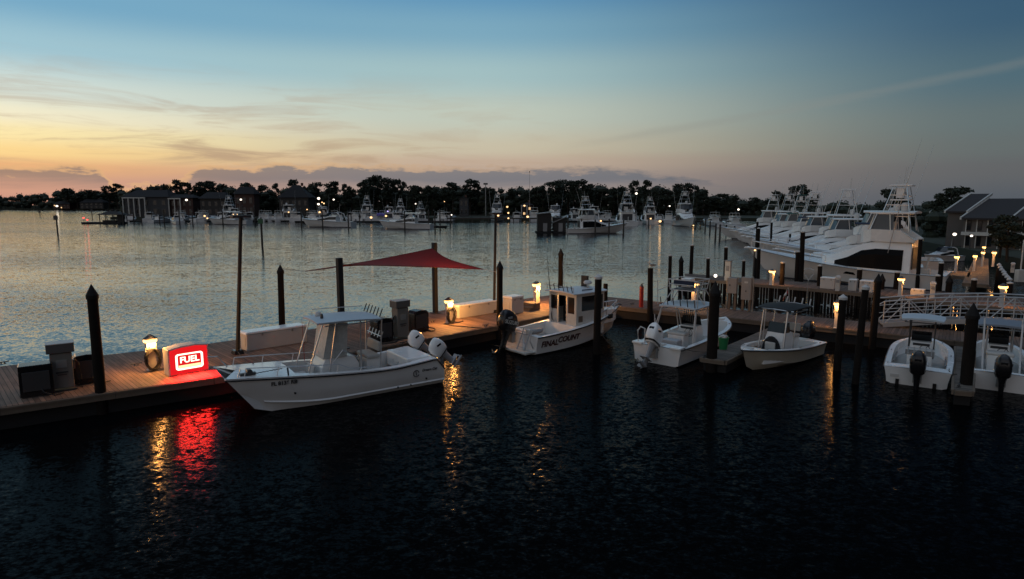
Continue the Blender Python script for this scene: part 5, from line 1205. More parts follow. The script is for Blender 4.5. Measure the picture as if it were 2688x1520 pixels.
# the big white yacht across the pier
yb = Vector((xat(1995, 0, 62.5), 62.5)); hd7 = R(139); L7 = 16.8
ys = yb - Vector((math.cos(hd7), math.sin(hd7))) * L7
big, hbig = sportfisher('sportfishing_yacht', 'biggest white yacht, broadside behind the fixed pier, dark windshield mask and tower', ys, hd7, L7, True, True, enclosure=GLASS, hs=.7, xh=2.3, tz=7.5)
b = MB()
for f0, f1 in ((.55, .72),):
    p0_, p1_ = hbig.side(.46, f0), hbig.side(.53, f0); q0_, q1_ = hbig.side(.47, f1), hbig.side(.51, f1)
    b.add([(p.x, p.y + .03, p.z) for p in (p0_, p1_, q1_, q0_)], [(0, 1, 2, 3)])
b.build('hull_port', GLASS, big)
lt = mat('deck_glow', (.5, .4, .3), .5)
# the row of yachts beyond, bows toward the channel
protoA, _ = sportfisher('sportfishing_yacht', 'white yacht with sweeping arch and radar dome just behind the biggest yacht', (0, 0), 0, 16.5, False, True, arch=True, enclosure=GLASS)
protoB, _ = sportfisher('sportfishing_yacht', 'white tower yacht second in the row behind the biggest yacht', (0, 0), 0, 15, True, True)
protoC, _ = sportfisher('sportfishing_yacht', 'white yacht with flybridge and green canvas top, fourth in the row', (0, 0), 0, 14.5, True, True, topm=GREENC)
protoD, _ = sportfisher('sportfishing_yacht', 'white flybridge yacht without tower in the far row', (0, 0), 0, 14, False, True)
protoE, _ = sportfisher('sportfishing_yacht', 'x', (0, 0), 0, 13.5, False, True, enclosure=None, topm=NAVY)
row = [(protoE, 2072, 68, 148, 'shorter white yacht with navy top squeezed beside the biggest yacht', 13.5), (protoD, 2030, 77.5, 162, 'white flybridge yacht between the arch yacht and the next tower yacht', 14), (protoE, 1980, 95.5, 155, 'white yacht with navy top in the middle of the right hand row', 13.5), (protoD, 1946, 114, 160, 'white flybridge yacht between two tower yachts near the far end of the row', 14), (protoA, 2060, 73, 152, 'white yacht with sweeping arch and radar dome just behind the biggest yacht', 16.5), (protoB, 2012, 82, 158, 'white tower yacht just beyond the arch yacht in the right hand row', 15),
       (protoD, 1994, 91, 164, 'white flybridge yacht without tower, third behind the biggest yacht', 14), (protoB, 1972, 100, 160, 'white tower yacht in the middle of the right hand row', 15), (protoC, 1958, 109, 156, 'white yacht with green canvas tops in the right hand row', 14.5),
       (protoB, 1938, 119, 166, 'white tower yacht second from the far end of the right hand row', 15), (protoB, 1908, 129, 160, 'tower yacht with dark overhanging bow at the far end of the right hand row', 15)]
used = set()
for src, px, d_, hdg, lab, LL in row:
    bow = Vector((xat(px, 0, d_), d_)); a = R(hdg); s0 = bow - Vector((math.cos(a), math.sin(a))) * LL
    if id(src) in used: clone(src, (s0.x, s0.y, 0), a, lab)
    else: src.location = (s0.x, s0.y, 0); src.rotation_euler = (0, 0, a); src['label'] = lab; used.add(id(src))

# --- simpler far boats (prototypes, then copies)
def cruiser(name, label, L=13., hard=True, fly=False, m=WHITE):
    k = L / 13; t = thing(name, label, 'motor boat', (0, 0, 0), 0, 'boats in the far marina')
    h = Hull(L, 3.9 * k, 1.25 * k, 1.95 * k, .6, 1.8 * k, .25, 2.2, .4, .05, 1.6); h.build(t, HULLW, WHITE, (.04, .3), .5, .2, STEEL, N=14, boot=BOTTOM, crown=.08)
    K = lambda *a: tuple(v * k for v in a)
    st = [(3.8, 1.5, 2.7), (5.4, 1.55, 2.75), (6.9, 1.45, 2.35), (8.6, 1.2, 2.05), (10.4, .7, 1.98)]
    b = MB(); b.loft([[K(x, w, 1.3), K(x, w * .86, z - .05), K(x, 0, z + .05), K(x, -w * .86, z - .05), K(x, -w, 1.3)] for x, w, z in st], closed=False); b.build('cabin', WHITE, t, smooth=True)
    b = MB()
    for sg in (1, -1): b.loft([[K(x, sg * (w * .985 + .02), 1.3 + (z - 1.3) * .35) for x, w, z in st[:4]], [K(x, sg * (w * .92 + .02), 1.3 + (z - 1.3) * .78) for x, w, z in st[:4]]], closed=False, cap0=False, cap1=False)
    b.build('side_window', GLASS, t)
    b = MB(); b.loft([[K(6.9, 1.3, 2.5), K(7.3, 0, 2.5), K(6.9, -1.3, 2.5)], [K(5.9, 1.2, 3.35), K(6.2, 0, 3.4), K(5.9, -1.2, 3.35)]], closed=False, cap0=False, cap1=False); b.build('windshield', GLASS, t)
    if hard:
        b = MB(); b.loft([[K(x, w * c, 3.75 + .1 * (1 - c * c)) for c in (-1, 0, 1)] + [K(x, w * c, 3.66) for c in (1, 0, -1)] for x, w in ((2.6, 1.3), (4., 1.45), (6.2, 1.25), (6.8, .9))]); b.build('hard_top', WHITE, t, smooth=True)
        b = MB()
        for sg in (1, -1):
            for xa, xb in ((2.9, 3.2), (4.4, 4.4), (6.6, 6.)): b.tube([K(xa, sg * 1.5, 2.), K(xb, sg * 1.2, 3.7)], .05, 5)
        b.build('top_frame', ALU, t)
    else:
        b = MB()
        for sg in (1, -1): b.tube([K(2.4, sg * 1.6, 1.4), K(3.0, sg * 1.45, 3.1), K(3.6, sg * 1.2, 3.4)], .09, 6)
        b.tube([K(3.6, 1.2, 3.4), K(3.6, -1.2, 3.4)], .09, 6); b.build('radar_arch', WHITE, t)
        b = MB(); b.loft([[K(x, w, z), K(x, 0, z + .1), K(x, -w, z), K(x, 0, z + .04)] for x, w, z in ((3.3, 1.3, 3.4), (6., 1.2, 3.35))]); b.build('canvas_top', NAVY, t)
    if fly:
        b = MB(); b.loft([[K(x, w, 2.7), K(x, w * 1.05, z), K(x, -w * 1.05, z), K(x, -w, 2.7)] for x, w, z in ((3.4, 1.3, 3.2), (5.6, 1.35, 3.45), (6.6, .9, 3.3))]); b.build('flybridge', WHITE, t)
        b = MB(); b.box(K(4.6, 0, 4.75), K(2.4, 2.5, .1)); b.build('bimini', OFFW, t)
        b = MB()
        for sg in (1, -1):
            for x in (3.6, 5.6): b.tube([K(x, sg * 1.2, 3.3), K(x, sg * 1.15, 4.75)], .04, 5)
        b.build('bimini_frame', ALU, t)
    pts = [h.side(u, 1) for u in (.55, .7, .84, .95)]; b = MB(); rl = [Vector((p.x, p.y - .1, p.z + .5)) for p in pts]
    b.tube(rl + [Vector((p.x, -p.y, p.z)) for p in reversed(rl)], .03, 5); b.build('bow_rail', ALU, t)
    b = MB(); b.tube([K(3.4, .3, 3.7), K(3.2, .3, 5.6)], .035, 5, .015); b.build('antenna', OFFW, t)
    return t
C1 = cruiser('motor_boat', 'x', 13, True); C2 = cruiser('motor_boat', 'x', 11, False); C3 = cruiser('motor_boat', 'x', 12, True, True)
SP = protoB; SD = protoD
pro = {'hard': (C1, 13), 'open': (C2, 11), 'fly': (C3, 12), 'tower': (SP, 15), 'sport': (SD, 14)}
def far_boat(kind, x0, x1, yw, face, label, scale=None):
    src, L0 = pro[kind]; d_ = H * F / (yw - 535.) if yw > 540 else 300
    d_ = min(d_, 250)
    wpx = x1 - x0; cx = (x0 + x1) / 2; X = xat(cx, 0, d_); Wm = wpx * d_ / F
    if face in 'LR':
        s = Wm / L0; lo = .98 if kind != 'tower' else .9
        if s < lo:                       # foreshortened: a full size boat lying across the view
            s = lo; Bm = 3.9 * s; ca = max(.12, (Wm - Bm * .75) / (L0 * s)); an = math.acos(min(1, ca)); hd = R(180) - an if face == 'L' else an
        else: hd = R(180 - 8) if face == 'L' else R(6)
        pos = Vector((X, d_)) - Vector((math.cos(hd), math.sin(hd))) * L0 * s * (.5 if math.sin(hd) < .5 else .15)
    else:
        Bm = 4.7 if kind in ('tower', 'sport') else 3.9
        s = min(1.25, max(.7, Wm / Bm)) if scale is None else scale
        hd = R(92) if face == 'S' else R(-92); pos = Vector((X, d_)) if face == 'S' else Vector((X, d_ + L0 * s))
    if kind in ('hard', 'open', 'fly') and id(src) not in used:
        used.add(id(src)); src.location = (pos.x, pos.y, 0); src.rotation_euler = (0, 0, hd); src.scale = (s,) * 3; src['label'] = label; return src
    return clone(src, (pos.x, pos.y, 0), hd, label, s, group='boats in the far marina')
FB = [('open', 390, 466, 587, 'L', 'white open cruiser, leftmost of the large boats at the far docks'),
 ('hard', 509, 623, 588, 'L', 'long white cruiser with lit cabin left of the green channel marker'),
 ('open', 767, 908, 595, 'L', 'long low white express boat pointing left right of the green marker'),
 ('hard', 980, 1122, 600, 'L', 'long white cruiser pointing left above the red sail'),
 ('open', 272, 312, 580, 'L', 'small boat beside the floating fuel hut on the far left'),
 ('hard', 322, 366, 581, 'L', 'small cabin boat before the columned shore house'),
 ('hard', 455, 500, 579, 'R', 'small white hardtop boat behind the leftmost large cruiser'),
 ('tower', 536, 572, 577, 'S', 'tower boat rising behind the lit cabin cruiser'),
 ('fly', 578, 636, 579, 'L', 'flybridge boat behind the stern of the lit cabin cruiser'),
 ('fly', 636, 680, 577, 'L', 'flybridge boat behind the left light pole top'),
 ('fly', 676, 732, 577, 'L', 'larger flybridge boat right of the green channel marker'),
 ('hard', 738, 768, 579, 'L', 'small white boat left of the red floodlights'),
 ('fly', 835, 884, 578, 'L', 'flybridge boat beneath the white floodlight'),
 ('hard', 880, 926, 580, 'L', 'hardtop boat moored behind the low express boat'),
 ('fly', 908, 952, 577, 'R', 'flybridge boat facing right in the crowded far dock'),
 ('fly', 946, 990, 578, 'L', 'flybridge boat beside the purple canvas cover'),
 ('tower', 1018, 1050, 579, 'S', 'tower boat behind the bow of the cruiser above the sail'),
 ('tower', 1068, 1128, 578, 'L', 'broadside tower yacht behind the cruiser above the sail'),
 ('hard', 1115, 1178, 580, 'R', 'hardtop cruiser facing right at the end of the far dock'),
 ('tower', 1283, 1322, 580, 'B', 'tall tower boat behind the right light pole head'),
 ('fly', 1390, 1424, 580, 'S', 'flybridge boat left of the dark floating shed'),
 ('sport', 1450, 1490, 584, 'B', 'flybridge yacht behind the dark floating sheds'),
 ('tower', 1497, 1660, 611, 'R', 'big white tower yacht facing right at the centre of the far marina'),
 ('sport', 1556, 1592, 582, 'S', 'yacht with blue glow behind the central tower yacht'),
 ('tower', 1640, 1696, 593, 'S', 'tower yacht stern right of the central tower yacht'),
 ('tower', 1712, 1750, 588, 'S', 'smaller tower boat behind the gull pile'),
 ('tower', 1824, 1878, 596, 'B', 'tower yacht under lights, standing alone before the tall pines'),
 ('fly', 1890, 1932, 592, 'L', 'trawler at the left of the right hand yacht row'),
 ('hard', 400, 440, 579, 'R', 'small hardtop boat behind the leftmost large cruiser, seen bow right'),
 ('fly', 470, 512, 577, 'L', 'flybridge boat left of the lit cabin cruiser bow'),
 ('open', 660, 706, 580, 'L', 'open boat low on the water behind the left light pole'),
 ('sport', 700, 742, 577, 'S', 'broad flybridge yacht seen from astern left of the floodlights'),
 ('fly', 770, 812, 577, 'R', 'flybridge boat directly under the floodlight cluster'),
 ('hard', 806, 842, 580, 'L', 'hardtop boat behind the middle of the low express boat'),
 ('tower', 922, 958, 577, 'S', 'slim tower boat in the crowded far dock'),
 ('sport', 986, 1020, 577, 'S', 'flybridge yacht just right of the purple canvas cover'),
 ('fly', 1046, 1078, 577, 'L', 'flybridge boat between the two tower boats above the sail'),
 ('hard', 1150, 1186, 581, 'L', 'hardtop boat half hidden at the end of the far dock'),
 ('hard', 1336, 1372, 579, 'R', 'low hardtop boat under the raised pier lamps'),
 ('fly', 1590, 1636, 580, 'L', 'flybridge boat right behind the central tower yacht'),
 ('open', 1660, 1712, 588, 'L', 'low open boat between the two stern facing tower yachts'),
 ('fly', 1752, 1796, 585, 'R', 'flybridge boat left of the lone tower yacht'),
 ('hard', 1796, 1830, 586, 'L', 'small hardtop boat at the lone tower yacht side'),
 ('hard', 560, 600, 583, 'R', 'hardtop boat whose bow shows past the lit cabin cruiser stern'),
 ('fly', 415, 450, 575, 'L', 'flybridge boat under the bright left floodlight'),
 ('sport', 800, 834, 576, 'S', 'flybridge yacht astern view right of the floodlight cluster'),
 ('hard', 1008, 1040, 582, 'R', 'hardtop boat just behind the bow of the cruiser above the sail'),
 ('fly', 1130, 1160, 577, 'R', 'flybridge boat beyond the hardtop cruiser facing right'),
 ('open', 340, 380, 584, 'R', 'small open boat at the dock before the columned house'),
 ('fly', 1946, 1986, 598, 'L', 'flybridge boat just left of the right hand yacht row')]
for n_ in range(18):
    px_ = 478 + n_ * 41 if n_ < 14 else 1500 + (n_ - 14) * 78
    o_ = far_boat(('fly', 'hard', 'sport', 'hard', 'fly', 'open')[n_ % 6], px_, px_ + 40, 575.5, 'LRL'[n_ % 3], 'white boat half hidden in the back row of the crowded far docks'); o_['group'] = 'half hidden back row of the far docks'
for f_ in FB: far_boat(f_[0], f_[1], f_[2], f_[3], f_[4], f_[5])

hd_ = R(205); pt_ = G(2512, 684, 0); clone(C2, (pt_.x, pt_.y, 0), hd_, 'small white open boat tucked behind the stern of the biggest yacht', .6, group='boats in the far marina')
# purple canvas cover glow on one boat
g = G(985, 572, 0); t = thing('canvas_cover', 'purple lit canvas cover among the far boats', 'boat cover', (xat(985, 0, 250), 250, 0), 0)
b = MB(); b.loft([[(x, -1.2, z), (x, -1., z + .7), (x, 0, z + 1.1), (x, 1., z + .7), (x, 1.2, z)] for x, z in ((-1.6, 2.2), (0, 2.4), (1.6, 2.)) ]); b.build('canvas', mat('purple_canvas', (.12, .1, .32), .8), t)
b = MB()
for sx in (-1.4, 1.4):
    for sy in (-1, 1): b.tube([(sx, sy, 0), (sx, sy, 2.3)], .05, 5)
b.build('frame', STEEL, t)
# ------------------------------------------------------------------ far docks, huts, markers, houses
FARW = mat('far_dock_wood', (.06, .05, .042), .85, var=.3)
def far_dock(label, px0, px1, yw, depth=3., z=.55, skew=0.):
    d_ = H * F / (yw - 535.); x0, x1 = xat(px0, 0, d_), xat(px1, 0, d_)
    t = thing('marina_dock', label, 'dock', (0, 0, 0), 0, 'docks of the far marina')
    MB().prism([(x0, d_), (x1, d_ + skew), (x1, d_ + depth + skew), (x0, d_ + depth)], z - .15, z).build('deck', FARW, t)
    MB().prism([(x0 + .2, d_ + .2), (x1 - .2, d_ + skew + .2), (x1 - .2, d_ + depth + skew - .2), (x0 + .2, d_ + depth - .2)], -.3, z - .154).build('float', FLOAT, t)
    return t
far_dock('long low dock behind the left group of far boats', 270, 745, 581.5, 3)
far_dock('low dock behind the low express boat', 745, 1180, 583.5, 3)
far_dock('low dock stretching behind the central tower yacht', 1440, 1880, 582.5, 3)
far_dock('dark dock end right of the cruiser above the sail', 1100, 1165, 597, 2.5)
def trestle(label, px0, px1, d_, z, depth=3):
    t = thing('marina_pier', label, 'pier', (0, 0, 0), 0, 'docks of the far marina'); x0, x1 = xat(px0, 0, d_), xat(px1, 0, d_)
    MB().prism([(x0, d_), (x1, d_), (x1, d_ + depth), (x0, d_ + depth)], z - .5, z).build('deck', FARW, t)
    n = int((x1 - x0) / 3.2)
    for i in range(n + 1):
        b = MB(); x = x0 + (x1 - x0) * (i + .02) / (n + .04); b.tube([(x, d_ + .4, -1), (x, d_ + .4, z - .5)], .17, 6); b.build('bearing_pile', FARW, t)
    b = MB()
    for i in range(n + 1): x = x0 + (x1 - x0) * (i + .02) / (n + .04); b.tube([(x, d_ + .2, z), (x, d_ + .2, z + 1.1)], .05, 4)
    for zz in (.6, 1.1): b.tube([(x0, d_ + .2, z + zz), (x1, d_ + .2, z + zz)], .05, 4)
    b.build('railing', FARW, t)
trestle('raised timber pier left and right of the right light pole head', 1165, 1440, 243, 1.7)
trestle('short raised pier at the foot of the tall pines', 1870, 1960, 215, 1.5)
# floating fuel hut
d_ = H * F / (587. - 535); x0 = xat(160, 0, d_); x1 = xat(268, 0, d_)
t = thing('floating_hut', 'dark open sided hut with hipped roof on a float at the far left', 'hut', ((x0 + x1) / 2 + 1.5, d_, 0), 0)
w_ = x1 - x0
b = MB(); b.box((-1.2, 1.5, .25), (w_, 4.2, .7)); b.build('float', FLOAT, t)
b = MB(); b.loft([[(x * k + 2.0, 1.5 + y * k, z) for x, y in ((-4.4, -2.1), (4.4, -2.1), (4.4, 2.1), (-4.4, 2.1))] for z, k in ((3.15, 1.), (3.3, .98), (4.3, .35), (4.45, .3))]); b.build('roof', DARKW, t)
for x in (-1.8, .8, 3.3, 5.8):
    b = MB(); b.box((x, -.1, 1.9), (.2, .2, 2.6)); b.build('post', DARKW, t)
    b = MB(); b.box((x, 3.1, 1.9), (.2, .2, 2.6)); b.build('post', DARKW, t)
b = MB(); b.box((1., 1.4, .9), (4.6, 1.6, .7)); b.build('counter', DARKW, t)
b = MB(); b.box((4.6, 1.6, 1.9), (1.6, 1.8, 2.6)); b.build('store_room', DARKW, t)
for x, hh in ((.4, .8), (2.0, .9), (3.4, .7)): b = MB(); b.box((x, 1.5, 4.4 + hh / 2), (.5, .5, hh)); b.build('roof_vent', DARKW, t)
rp = (t.location.x - 1.2 - w_ / 2 + 1.8, d_ + .3)
def dock_light(px, py, label, d_, r=.33, m=None, ground=.6, group='lamps of the far marina', power=0, color=(1., .6, .3)):
    z = zat(py, d_); x = xat(px, 0, d_)
    t = thing('dock_lamp', label, 'lamp', (x, d_, 0), 0, group)
    b = MB(); b.tube([(0, .1, ground), (0, .1, z)], .07, 6); b.build('pole', DGREY, t)
    b = MB(); b.box((0, .16, z + r * 1.05), (r * 1.8, r * 1.2, .1)); b.build('hood', DGREY, t)
    b = MB(); b.sphere((0, -.02, z), r, 6, .8); b.build('globe', m or LAMPF, t, smooth=True)
    if power: lamp_light(t, (0, -r - .25, z), power, color, .2)
    return t
REDF = emit('far_red', (1., .07, .06), 3); VIO = emit('far_violet', (.45, .35, 1.), 3)
dock_light(167, 572, 'red lamp at the left end of the floating hut', d_, .3, REDF)
dock_light(177, 577, 'red lamp low on the float left of the hut', d_ + .1, .3, REDF)
FL = [(453, 525, 288, .55, LAMPW, 'bright floodlight above the leftmost large cruiser'), (602, 524, 288, .5, LAMPW, 'bright floodlight on the brick shore house'), (815, 521, 285, .65, LAMPW, 'biggest floodlight, upper of the pair left of the white floodlight'), (814, 536, 285, .55, LAMPW, 'floodlight just below the biggest one'), (824, 531, 286, .3, LAMPF, 'small amber lamp right of the floodlight pair'), (829, 534, 286, .35, LAMPF, 'amber lamp farthest right of the floodlight cluster'), (856, 524, 284, .42, LAMPW, 'white floodlight right of the floodlight cluster'), (816, 557, 250, .4, LAMPF, 'amber lamp low under the floodlight cluster'), (731, 557, 250, .3, LAMPF, 'amber lamp near the larger flybridge boat'), (782, 550, 250, .26, LAMPF, 'dim amber lamp left of the floodlight cluster'), (500, 567, 232, .38, LAMPF, 'amber lamp beside the bow of the lit cabin cruiser'), (507, 573, 232, .3, LAMPF, 'amber lamp just below the one at the cruiser bow'), (579, 563, 236, .22, LAMPF, 'small lamp in the cruiser cabin left'), (590, 563, 236, .22, LAMPF, 'small lamp in the cruiser cabin right'), (957, 571, 228, .45, LAMPF, 'amber lamp left of the cruiser above the sail'), (998, 567, 230, .4, LAMPF, 'amber lamp at the bow of the cruiser above the sail'), (1003, 555, 248, .26, VIO, 'violet lamp beside the purple canvas cover'), (1080, 535, 262, .28, LAMPW, 'white lamp on the broadside tower yacht'), (1159, 529, 283, .22, LAMPF, 'tiny amber lamp in the trees right of the tower yacht'), (1178, 564, 240, .28, LAMPW, 'white lamp at the end of the far dock'), (1306, 566, 236, .4, LAMPF, 'amber lamp under the tall tower boat'), (1331, 543, 255, .42, LAMPF, 'square amber lamp right of the tall tower boat'), (1334, 559, 240, .36, LAMPF, 'amber lamp on the raised pier'), (1334, 573, 240, .34, LAMPF, 'amber lamp under the raised pier'), (1378, 540, 262, .4, LAMPF, 'amber lit gable lamp left of the flybridge boat'), (1387, 569, 232, .46, LAMPF, 'amber lamp over a bright reflection left of the dark shed'), (1440, 577, 225, .4, LAMPF, 'amber lamp between the two dark floating sheds'), (1447, 574, 226, .26, LAMPF, 'small amber lamp beside the one between the sheds'), (1588, 580, 195, .3, LAMPF, 'amber cabin lamp on the central tower yacht'), (1684, 508, 212, .42, LAMPW, 'white lamp on the tower right of the central yacht'), (1652, 546, 210, .32, LAMPW, 'white lamp on the stern of the tower yacht'), (1725, 574, 220, .3, LAMPF, 'amber lamp on the smaller tower boat'), (1751, 581, 216, .48, LAMPF, 'amber lamp over a reflection behind the gull pile'), (1776, 541, 262, .34, LAMPW, 'white lamp alone in the dark pines'), (1831, 583, 212, .5, LAMPW, 'white lamp left of the lone tower yacht'), (1843, 592, 195, .22, LAMPF, 'amber deck lamp at the lone yacht bow left'), (1862, 592, 195, .22, LAMPF, 'amber deck lamp at the lone yacht bow right'), (1934, 583, 205, .32, LAMPF, 'amber lamp right of the trawler'), (1965, 550, 205, .36, LAMPW, 'white masthead lamp above the flybridge boat by the row'), (2181, 561, 125, .2, LAMPW, 'small white lamp among the yacht outriggers'), (2283, 629, 66, .16, LAMPW, 'white lamp at the biggest yacht foredeck'), (2016, 657, 58, .1, LAMPF, 'small amber lamp under the biggest yacht bow pulpit'), (2564, 615, 79, .22, LAMPW, 'bright lamp in the middle of the white balcony facade'), (2611, 619, 79, .16, LAMPW, 'lamp at the right end of the white balcony facade'), (97, 541, 730, 1.3, LAMPW, 'bright window lamp at the far left shore house')]
for px, py, d_, r, m_, lab in FL:
    dock_light(px, py, lab, d_, r, m_, ground=1.2 if d_ > 262 or px > 2500 else .3)
# floating sheds
for k, (px0, px1, yt, yb_, lab) in enumerate([(1414, 1452, 557, 611, 'tall dark floating shed with flat roof left of the central yacht'), (1459, 1492, 568, 611, 'lower dark shed with slanted roof beside the central yacht')]):
    d_ = H * F / (yb_ - 535.); x0, x1 = xat(px0, 0, d_), xat(px1, 0, d_); zt = zat(yt, d_)
    t = thing('floating_shed', lab, 'shed', ((x0 + x1) / 2, d_, 0), 0); w_ = x1 - x0
    b = MB(); b.box((0, 2.5, (zt - .4) / 2 + .3), (w_, 5, zt - .8)); b.build('wall', DARKW, t)
    b = MB(); b.loft([[(-w_ / 2 - .3, -.3, zt - (.55 if k == 0 else 1.6)), (w_ / 2 + .3, -.3, zt - .1), (w_ / 2 + .3, 5.3, zt - .1), (-w_ / 2 - .3, 5.3, zt - (.55 if k == 0 else 1.6))], [(-w_ / 2 - .3, -.3, zt - (.35 if k == 0 else 1.4)), (w_ / 2 + .3, -.3, zt + .1), (w_ / 2 + .3, 5.3, zt + .1), (-w_ / 2 - .3, 5.3, zt - (.35 if k == 0 else 1.4))]]); b.build('roof', GREY, t)
    b = MB(); b.box((.2, -.03, 1.4), (1.0, .08, 2.0)); b.build('door', GREY, t)
    b = MB(); b.box((0, 2.5, .1), (w_ + .8, 5.8, .5)); b.build('float', FLOAT, t)
t = thing('dock_ramp', 'small ramp between the two dark floating sheds', 'ramp', (xat(1448, 0, 152), 152, 0), R(20))
b = MB(); b.box((0, 1.5, .55), (4.2, 1.2, .14), ry=R(-14)); b.build('deck', FARW, t)
b = MB()
for sy in (.95, 2.05): b.tube([(-2, sy, .9), (2, sy, 1.9)], .04, 5)
b.build('railing', STEEL, t)
# channel markers
def marker(px, yb_, yt, board, bm, label):
    d_ = H * F / (yb_ - 535.); x = xat(px, 0, d_); zt = zat(yt, d_)
    t = thing('channel_marker', label, 'marker', (x, d_, 0), 0, 'channel markers')
    b = MB(); b.tube([(0, 0, -1), (0, 0, zt)], .17, 8); b.build('post', FARW, t)
    b = MB(); b.box((0, -.22, zt - board * .45), (board, .06, board * .95)); b.build('sign_board', bm, t)
    b = MB(); b.lathe([(.12, 0), (.12, .2), (.05, .3)], (0, 0, zt), 8); b.build('top_light', DGREY, t)
marker(92, 613, 566, 1.05, DGREY, 'dark square channel marker standing in open water at the left')
marker(48, 568, 553, 1.2, DGREY, 'distant channel marker near the left frame edge')
marker(191, 573, 550, 1.1, DGREY, 'distant dark channel marker left of the floating hut roof')
marker(654, 648, 575, .8, mat('green_board', (.03, .12, .05), .5), 'green channel marker beside the left light pole')
# slender piles of the far slips
for k, (px, yb_, yt) in enumerate([(275, 588, 552), (304, 586, 556), (326, 587, 552), (355, 583, 555), (375, 586, 548), (388, 590, 550), (430, 589, 545), (466, 590, 556), (549, 590, 552), (605, 588, 540), (637, 587, 542), (765, 597, 548), (823, 598, 556), (894, 600, 556), (902, 592, 560), (925, 590, 562), (1049, 602, 556), (1115, 600, 553), (1132, 602, 560), (1146, 598, 552), (1175, 592, 558), (1498, 612, 572), (1535, 612, 575), (1573, 613, 580), (1611, 614, 577), (1651, 616, 578), (1720, 592, 572), (1850, 598, 578), (1862, 598, 580), (1876, 605, 575), (1889, 612, 583), (1905, 626, 590), (1917, 627, 592)]):
    d_ = H * F / (yb_ - 535.); zt = zat(yt, d_)
    t = thing('slip_pile', f'thin dark pile in the far slips near {("the floating hut","the columned house","the leftmost large cruiser","the lit cabin cruiser","the express boat","the cruiser above the sail","the central tower yacht","the lone tower yacht")[min(7, 0 if px < 300 else 1 if px < 380 else 2 if px < 480 else 3 if px < 700 else 4 if px < 930 else 5 if px < 1200 else 6 if px < 1800 else 7)]}', 'piling', (xat(px, 0, d_), d_, 0), 0, 'thin piles in the far slips ' + str(0 if px < 300 else 1 if px < 380 else 2 if px < 480 else 3 if px < 700 else 4 if px < 930 else 5 if px < 1200 else 6 if px < 1800 else 7))
    b = MB(); b.tube([(0, 0, -1), (0, 0, zt)], .2, 7, .17); b.build('post', FARW, t)
    b = MB(); b.lathe([(.2, 0), (.2, .1), (.02, .35)], (0, 0, zt), 7); b.build('cap', DGREY, t)
# houses on the far shore
def house(label, px0, px1, yr, ye, yb_, d_, wm, cols=0, wins=4, hip=.72, z0=1.1, lit=None):
    x0, x1 = xat(px0, 0, d_), xat(px1, 0, d_); w_ = x1 - x0; ze, zr_ = zat(ye, d_), zat(yr + (7 if d_ < 400 else 0), d_); dp = min(12, w_ * .7)
    t = thing('shore_house', label, 'house', ((x0 + x1) / 2, d_, 0), 0, 'houses on the far shore')
    b = MB(); b.box((0, dp / 2, (ze + z0) / 2), (w_, dp, ze - z0)); b.build('wall', wm, t)
    b = MB(); e = .6; b.loft([[(-w_ / 2 - e, -e, ze - .05), (w_ / 2 + e, -e, ze - .05), (w_ / 2 + e, dp + e, ze - .05), (-w_ / 2 - e, dp + e, ze - .05)], [(-w_ / 2 - e, -e, ze + .2), (w_ / 2 + e, -e, ze + .2), (w_ / 2 + e, dp + e, ze + .2), (-w_ / 2 - e, dp + e, ze + .2)], [(-w_ / 2 * hip, dp * .45, zr_), (w_ / 2 * hip, dp * .45, zr_), (w_ / 2 * hip, dp * .55, zr_), (-w_ / 2 * hip, dp * .55, zr_)]]); b.build('roof', mat('roof_shingle', (.012, .012, .014), .85), t)
    for i in range(wins):
        for zz in ((ze - z0) * .28 + z0, (ze - z0) * .72 + z0):
            xx = -w_ / 2 + w_ * (i + .5) / wins
            b = MB(); b.box((xx, -.04, zz), (w_ / wins * .42, .1, (ze - z0) * .26)); wn = b.build('window', mat('dim_window_frame', (.1, .1, .1), .6), t)
            b = MB(); b.box((xx, -.1, zz), (w_ / wins * .34, .04, (ze - z0) * .22)); b.build('pane', lit if (lit and (i * 7 + int(zz * 10)) % 5 == 0) else GLASS, wn)
    for i in range(cols):
        xx = -w_ / 2 + w_ * .5 * i / max(1, cols - 1)
        b = MB(); b.box((xx, -1.2, (ze + z0) / 2), (.4, .4, ze - z0)); b.build('column', OFFW, t)
    if cols:
        b = MB(); b.box((-w_ / 4, -1.2, ze - .25), (w_ / 2 + .6, .5, .5)); b.build('porch_beam', OFFW, t)
    b = MB(); b.box((w_ * .2, dp * .5, zr_ + .3), (.9, .9, 1.4)); b.build('chimney', mat('brick', (.12, .06, .045), .9), t)
    return t
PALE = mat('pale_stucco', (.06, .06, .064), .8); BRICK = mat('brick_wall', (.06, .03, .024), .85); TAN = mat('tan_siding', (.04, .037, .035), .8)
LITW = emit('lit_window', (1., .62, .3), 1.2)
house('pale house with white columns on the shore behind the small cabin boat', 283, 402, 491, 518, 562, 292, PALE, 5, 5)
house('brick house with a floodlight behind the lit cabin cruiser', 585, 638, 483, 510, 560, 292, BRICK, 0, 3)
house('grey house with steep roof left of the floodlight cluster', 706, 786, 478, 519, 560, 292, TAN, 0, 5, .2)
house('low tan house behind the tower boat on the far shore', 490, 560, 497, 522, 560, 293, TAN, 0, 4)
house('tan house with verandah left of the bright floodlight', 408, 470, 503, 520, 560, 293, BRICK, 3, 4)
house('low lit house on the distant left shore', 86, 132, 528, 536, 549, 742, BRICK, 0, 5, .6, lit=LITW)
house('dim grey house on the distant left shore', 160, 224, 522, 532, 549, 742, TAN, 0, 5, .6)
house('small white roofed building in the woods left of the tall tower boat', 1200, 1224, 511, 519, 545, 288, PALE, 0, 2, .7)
house('small lit gabled house behind the raised pier', 1370, 1400, 524, 539, 560, 290, BRICK, 2, 2, .1, lit=LITW)
